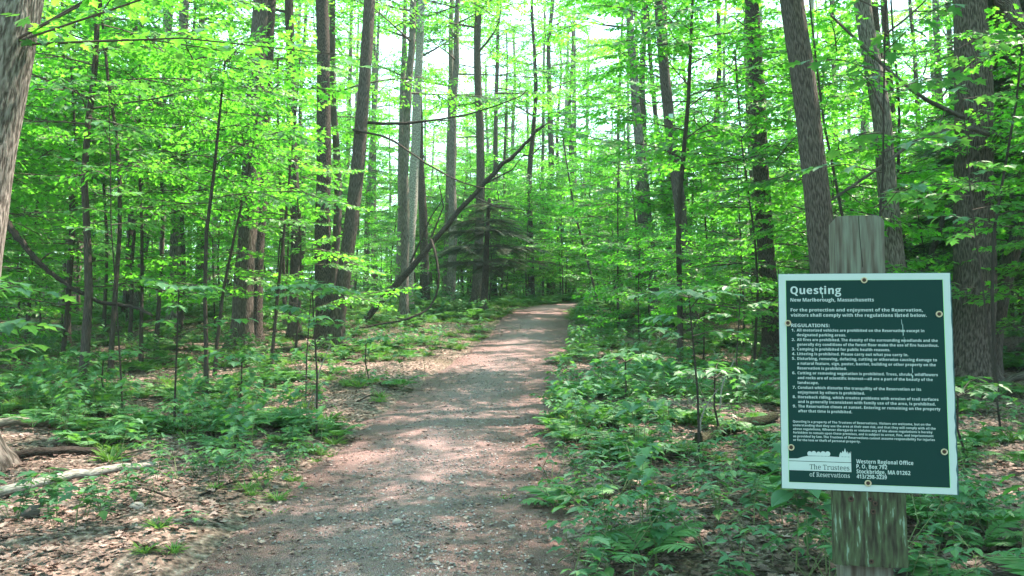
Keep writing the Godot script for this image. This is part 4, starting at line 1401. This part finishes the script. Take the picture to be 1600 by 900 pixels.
func make_leafy_saplings() -> void:
	var protos := [leafy_sapling(201, 2.2, 9, 9, 0.75), leafy_sapling(202, 1.5, 7, 8, 0.55), leafy_sapling(203, 4.6, 16, 9, 0.9)]
	var used := []
	for q in [
		[0, -2.1, 9.6, "leafy maple sapling spreading teal leaves before the flared trees"], [0, -3.7, 9.8, "leafy maple sapling left of the one before the flared trees"], [0, -3.0, 13.0, "leafy maple sapling further in, below the double tree"],
		[0, -3.25, 5.2, "leafy maple sapling poking in at the left edge, near the big leaning trunk"], [1, -5.4, 12.0, "low maple sapling in the green patch at far left"], [1, -3.4, 11.0, "low maple sapling in the shade below the thin leaning sapling"],
		[1, 2.3, 9.8, "low maple sapling by the mossy log"], [0, 1.75, 8.4, "leafy maple sapling standing left of the sign"], [0, 2.9, 11.5, "leafy maple sapling below the dark straight tree"],
		[1, 1.35, 11.0, "low maple sapling with large pale leaves right of the path"], [1, 2.6, 7.6, "low maple sapling hidden partly by the sign's left edge"], [1, -2.3, 14.5, "low maple sapling at the verge in front of the looping vine"],
		[2, 2.53, 6.5, "tall slim maple sapling rising behind the sign with overhanging leaves"], [2, 5.2, 9.5, "tall maple sapling between the post and the massive trunk"], [2, -5.0, 11.5, "tall maple sapling standing right of the drooping branch"],
		[1, 4.2, 8.2, "low maple sapling in the litter right of the sign"],
	]:
		var o: Node3D = protos[q[0]]
		if used.has(o):
			o = copy(o, spot(q[1], q[2]), q[1] * 3.0, 1.0, q[3], "leafy maple saplings near the path")
		else:
			used.append(o)
			o.position = spot(q[1], q[2])
			o.set_meta("label", q[3])


func make_plants() -> void:
	var r := rnd(606)
	var near := []   # [node, size], each leaf a part
	var far := []
	var kinds := [["herb_plant", "leafy herb", "herb"], ["herb_plant", "tall leafy herb", "herb"], ["maple_seedling", "maple seedling", "seedling"], ["maple_seedling", "taller maple seedling", "seedling"], ["bramble", "arching bramble", "bramble"], ["fern", "feathery fern", "fern"], ["fern", "small fern", "fern"], ["broadleaf_shrub", "broad leaved shrub", "shrub"], ["grass_tuft", "grass tuft", "grass"]]
	for singly in [true, false]:
		for i in kinds.size():
			var q: Array = kinds[i]
			var o := thing(q[0], Vector3.ZERO, "-", q[2], "-")
			var st := Geo.new()
			match i:
				0: realise(o, herb_leaves(31, st, 0.3), st, singly)
				1: realise(o, herb_leaves(32, st, 0.5), st, singly)
				2: realise(o, seedling_leaves(33, st, 0.28, 6), st, singly)
				3: realise(o, seedling_leaves(34, st, 0.55, 10), st, singly)
				4: realise(o, bramble_leaves(35, st, 0.42), st, singly)
				5: realise(o, fern_fronds(36, 7, 0.46), st, singly, "frond")
				6: realise(o, fern_fronds(37, 5, 0.38), st, singly, "frond")
				7: realise(o, broad_leaves(38, st, 0.5), st, singly)
				8: obj("blades", tuft(39, 60, 0.2), o).set_meta("kind", "stuff")
			(near if singly else far).append(o)
	var used := []
	var n := 0
	var tries := 0
	# [x range and distance range, how many, kinds, where]
	var beds := [
		[0.25, 3.4, 4.4, 7.6, 150, [0, 0, 0, 1, 1, 2, 3, 4, 4, 4, 6], "along the path's right edge before the post", 0.62],
		[0.5, 4.2, 7.4, 11.5, 100, [0, 0, 1, 2, 3, 4, 4, 6], "on the green bank right of the path", 0.95],
		[0.9, 5.2, 11.5, 17.0, 55, [1, 3, 4, 5, 0], "further up the right bank", 1.3],
		[2.2, 4.6, 3.9, 8.5, 24, [6, 6, 0, 2, 5], "in the litter right of the post", 0.8],
		[-3.6, -1.9, 6.9, 9.6, 42, [0, 0, 2, 3, 4, 1], "on the left verge", 0.45],
		[-4.2, -2.6, 5.6, 6.6, 20, [0, 0, 2, 4], "in the lower left corner", 0.5],
		[-6.5, -2.0, 9.6, 15.0, 46, [0, 2, 3, 4, 5, 8], "on the shady ground at left", 1.2],
		[-2.4, -1.6, 5.2, 9.5, 22, [8, 8, 2], "on the worn left edge", 0.1],
		[-0.9, 0.2, 5.2, 10.0, 6, [8], "on the path itself", 0.0],
	]
	for b in beds:
		var made := 0
		tries = 0
		while made < b[4] and tries < 4000:
			tries += 1
			var x := r.randf_range(b[0], b[1])
			var d := r.randf_range(b[2], b[3])
			var off := absf(x - path_centre(d))
			if b[7] > 0.05 and off < 0.98 + 0.25 * wobble.get_noise_2d(d * 120.0, 7.0): continue
			if Vector2(x - 0.63, d - 1.6).length() < 0.6: continue
			if x < -2.9 and d > 6.4 and d < 8.1: continue
			var k: int = b[5][r.randi() % b[5].size()]
			var singly: bool = d < 8.0 and k != 8
			var o: Node3D = (near if singly else far)[k]
			var fd: float = (d - float(b[2])) / (b[3] - b[2])
			var fx: float = (x - float(b[0])) / (b[1] - b[0])
			var spot_word: String = ["front left", "front middle", "front right", "middle left", "middle", "middle right", "back left", "back middle", "back right"][clampi(int(fd * 3.0), 0, 2) * 3 + clampi(int(fx * 3.0), 0, 2)]
			var label: String = once([kinds[k][1], "lush " + kinds[k][1], "spreading " + kinds[k][1], "upright " + kinds[k][1], "dense " + kinds[k][1]], ", " + spot_word + ", " + b[6])
			var group: String = "plants " + b[6]
			var size := r.randf_range(0.6, 1.05) * (0.55 if b[7] < 0.2 else 1.0)
			if used.has(o):
				copy(o, spot(x, d), r.randf() * TAU, size, label, group)
			else:
				used.append(o)
				o.position = spot(x, d)
				tag(o, label, kinds[k][2], group)
			made += 1
	# the three kinds picked out singly by their size
	for q in [[1.55, 4.95, "pair of very broad leaves hanging low left of the post"], [2.6, 6.2, "broad leaved shrub peeking out below the sign's left corner"], [1.16, 8.6, "shrub with three large pale leaves above the bank"]]:
		var o: Node3D = near[7]
		if used.has(o):
			copy(o, spot(q[0], q[1]), q[0] * 5.0, 1.05, q[2], "broad leaved shrubs")
		else:
			used.append(o)
			o.position = spot(q[0], q[1])
			tag(o, q[2], "shrub", "broad leaved shrubs")
	# undergrowth too thick to count
	var sets := [[], [], [], []]
	tries = 0
	while tries < 16000:
		tries += 1
		var d := 8.5 + 46.0 * pow(r.randf(), 1.15)
		var x := r.randf_range(-1.0, 1.0) * (d * 0.62 + 1.0)
		var off := absf(x - path_centre(d))
		if d < 46.0 and off < 1.15: continue
		var thick := 0.3 + 2.2 * wobble.get_noise_2d(x * 35.0, d * 35.0)
		if d > 26.0: thick += 0.5
		if x > 0.0 and x < 4.0 and d > 12.0: thick += 0.3
		if x < -3.5 and d > 13.0: thick += 0.25
		if x > 3.0 and d < 14.0: thick -= 0.45
		if r.randf() > thick: continue
		var k := r.randi() % 4
		if d > 30.0 and r.randf() < 0.5: k = 3 if r.randf() < 0.6 else 2
		sets[k].append(Transform3D(Basis(Vector3.UP, r.randf() * TAU).scaled(Vector3.ONE * r.randf_range(0.5, 1.0) * (1.6 if d > 28.0 else 1.0)), spot(x, d)))
	for k in 4:
		var src: Node3D = far[[1, 3, 5, 8][k]]
		var m := ArrayMesh.new()
		for c in src.get_children():
			for i in c.mesh.get_surface_count():
				m.add_surface_from_arrays(Mesh.PRIMITIVE_TRIANGLES, c.mesh.surface_get_arrays(i))
				m.surface_set_material(m.get_surface_count() - 1, c.mesh.surface_get_material(i))
		var o := mass("undergrowth", m, sets[k])
		tag(o, ["thick low leafy herbs covering the ground under the trees", "low maple seedlings carpeting the ground under the trees", "low ferns filling the ground at the end of the path", "grass growing thickly along the path and its far end"][k], ["herbs", "seedlings", "ferns", "grass"][k], "", "stuff")
	for p in near + far:
		if not used.has(p): p.queue_free()
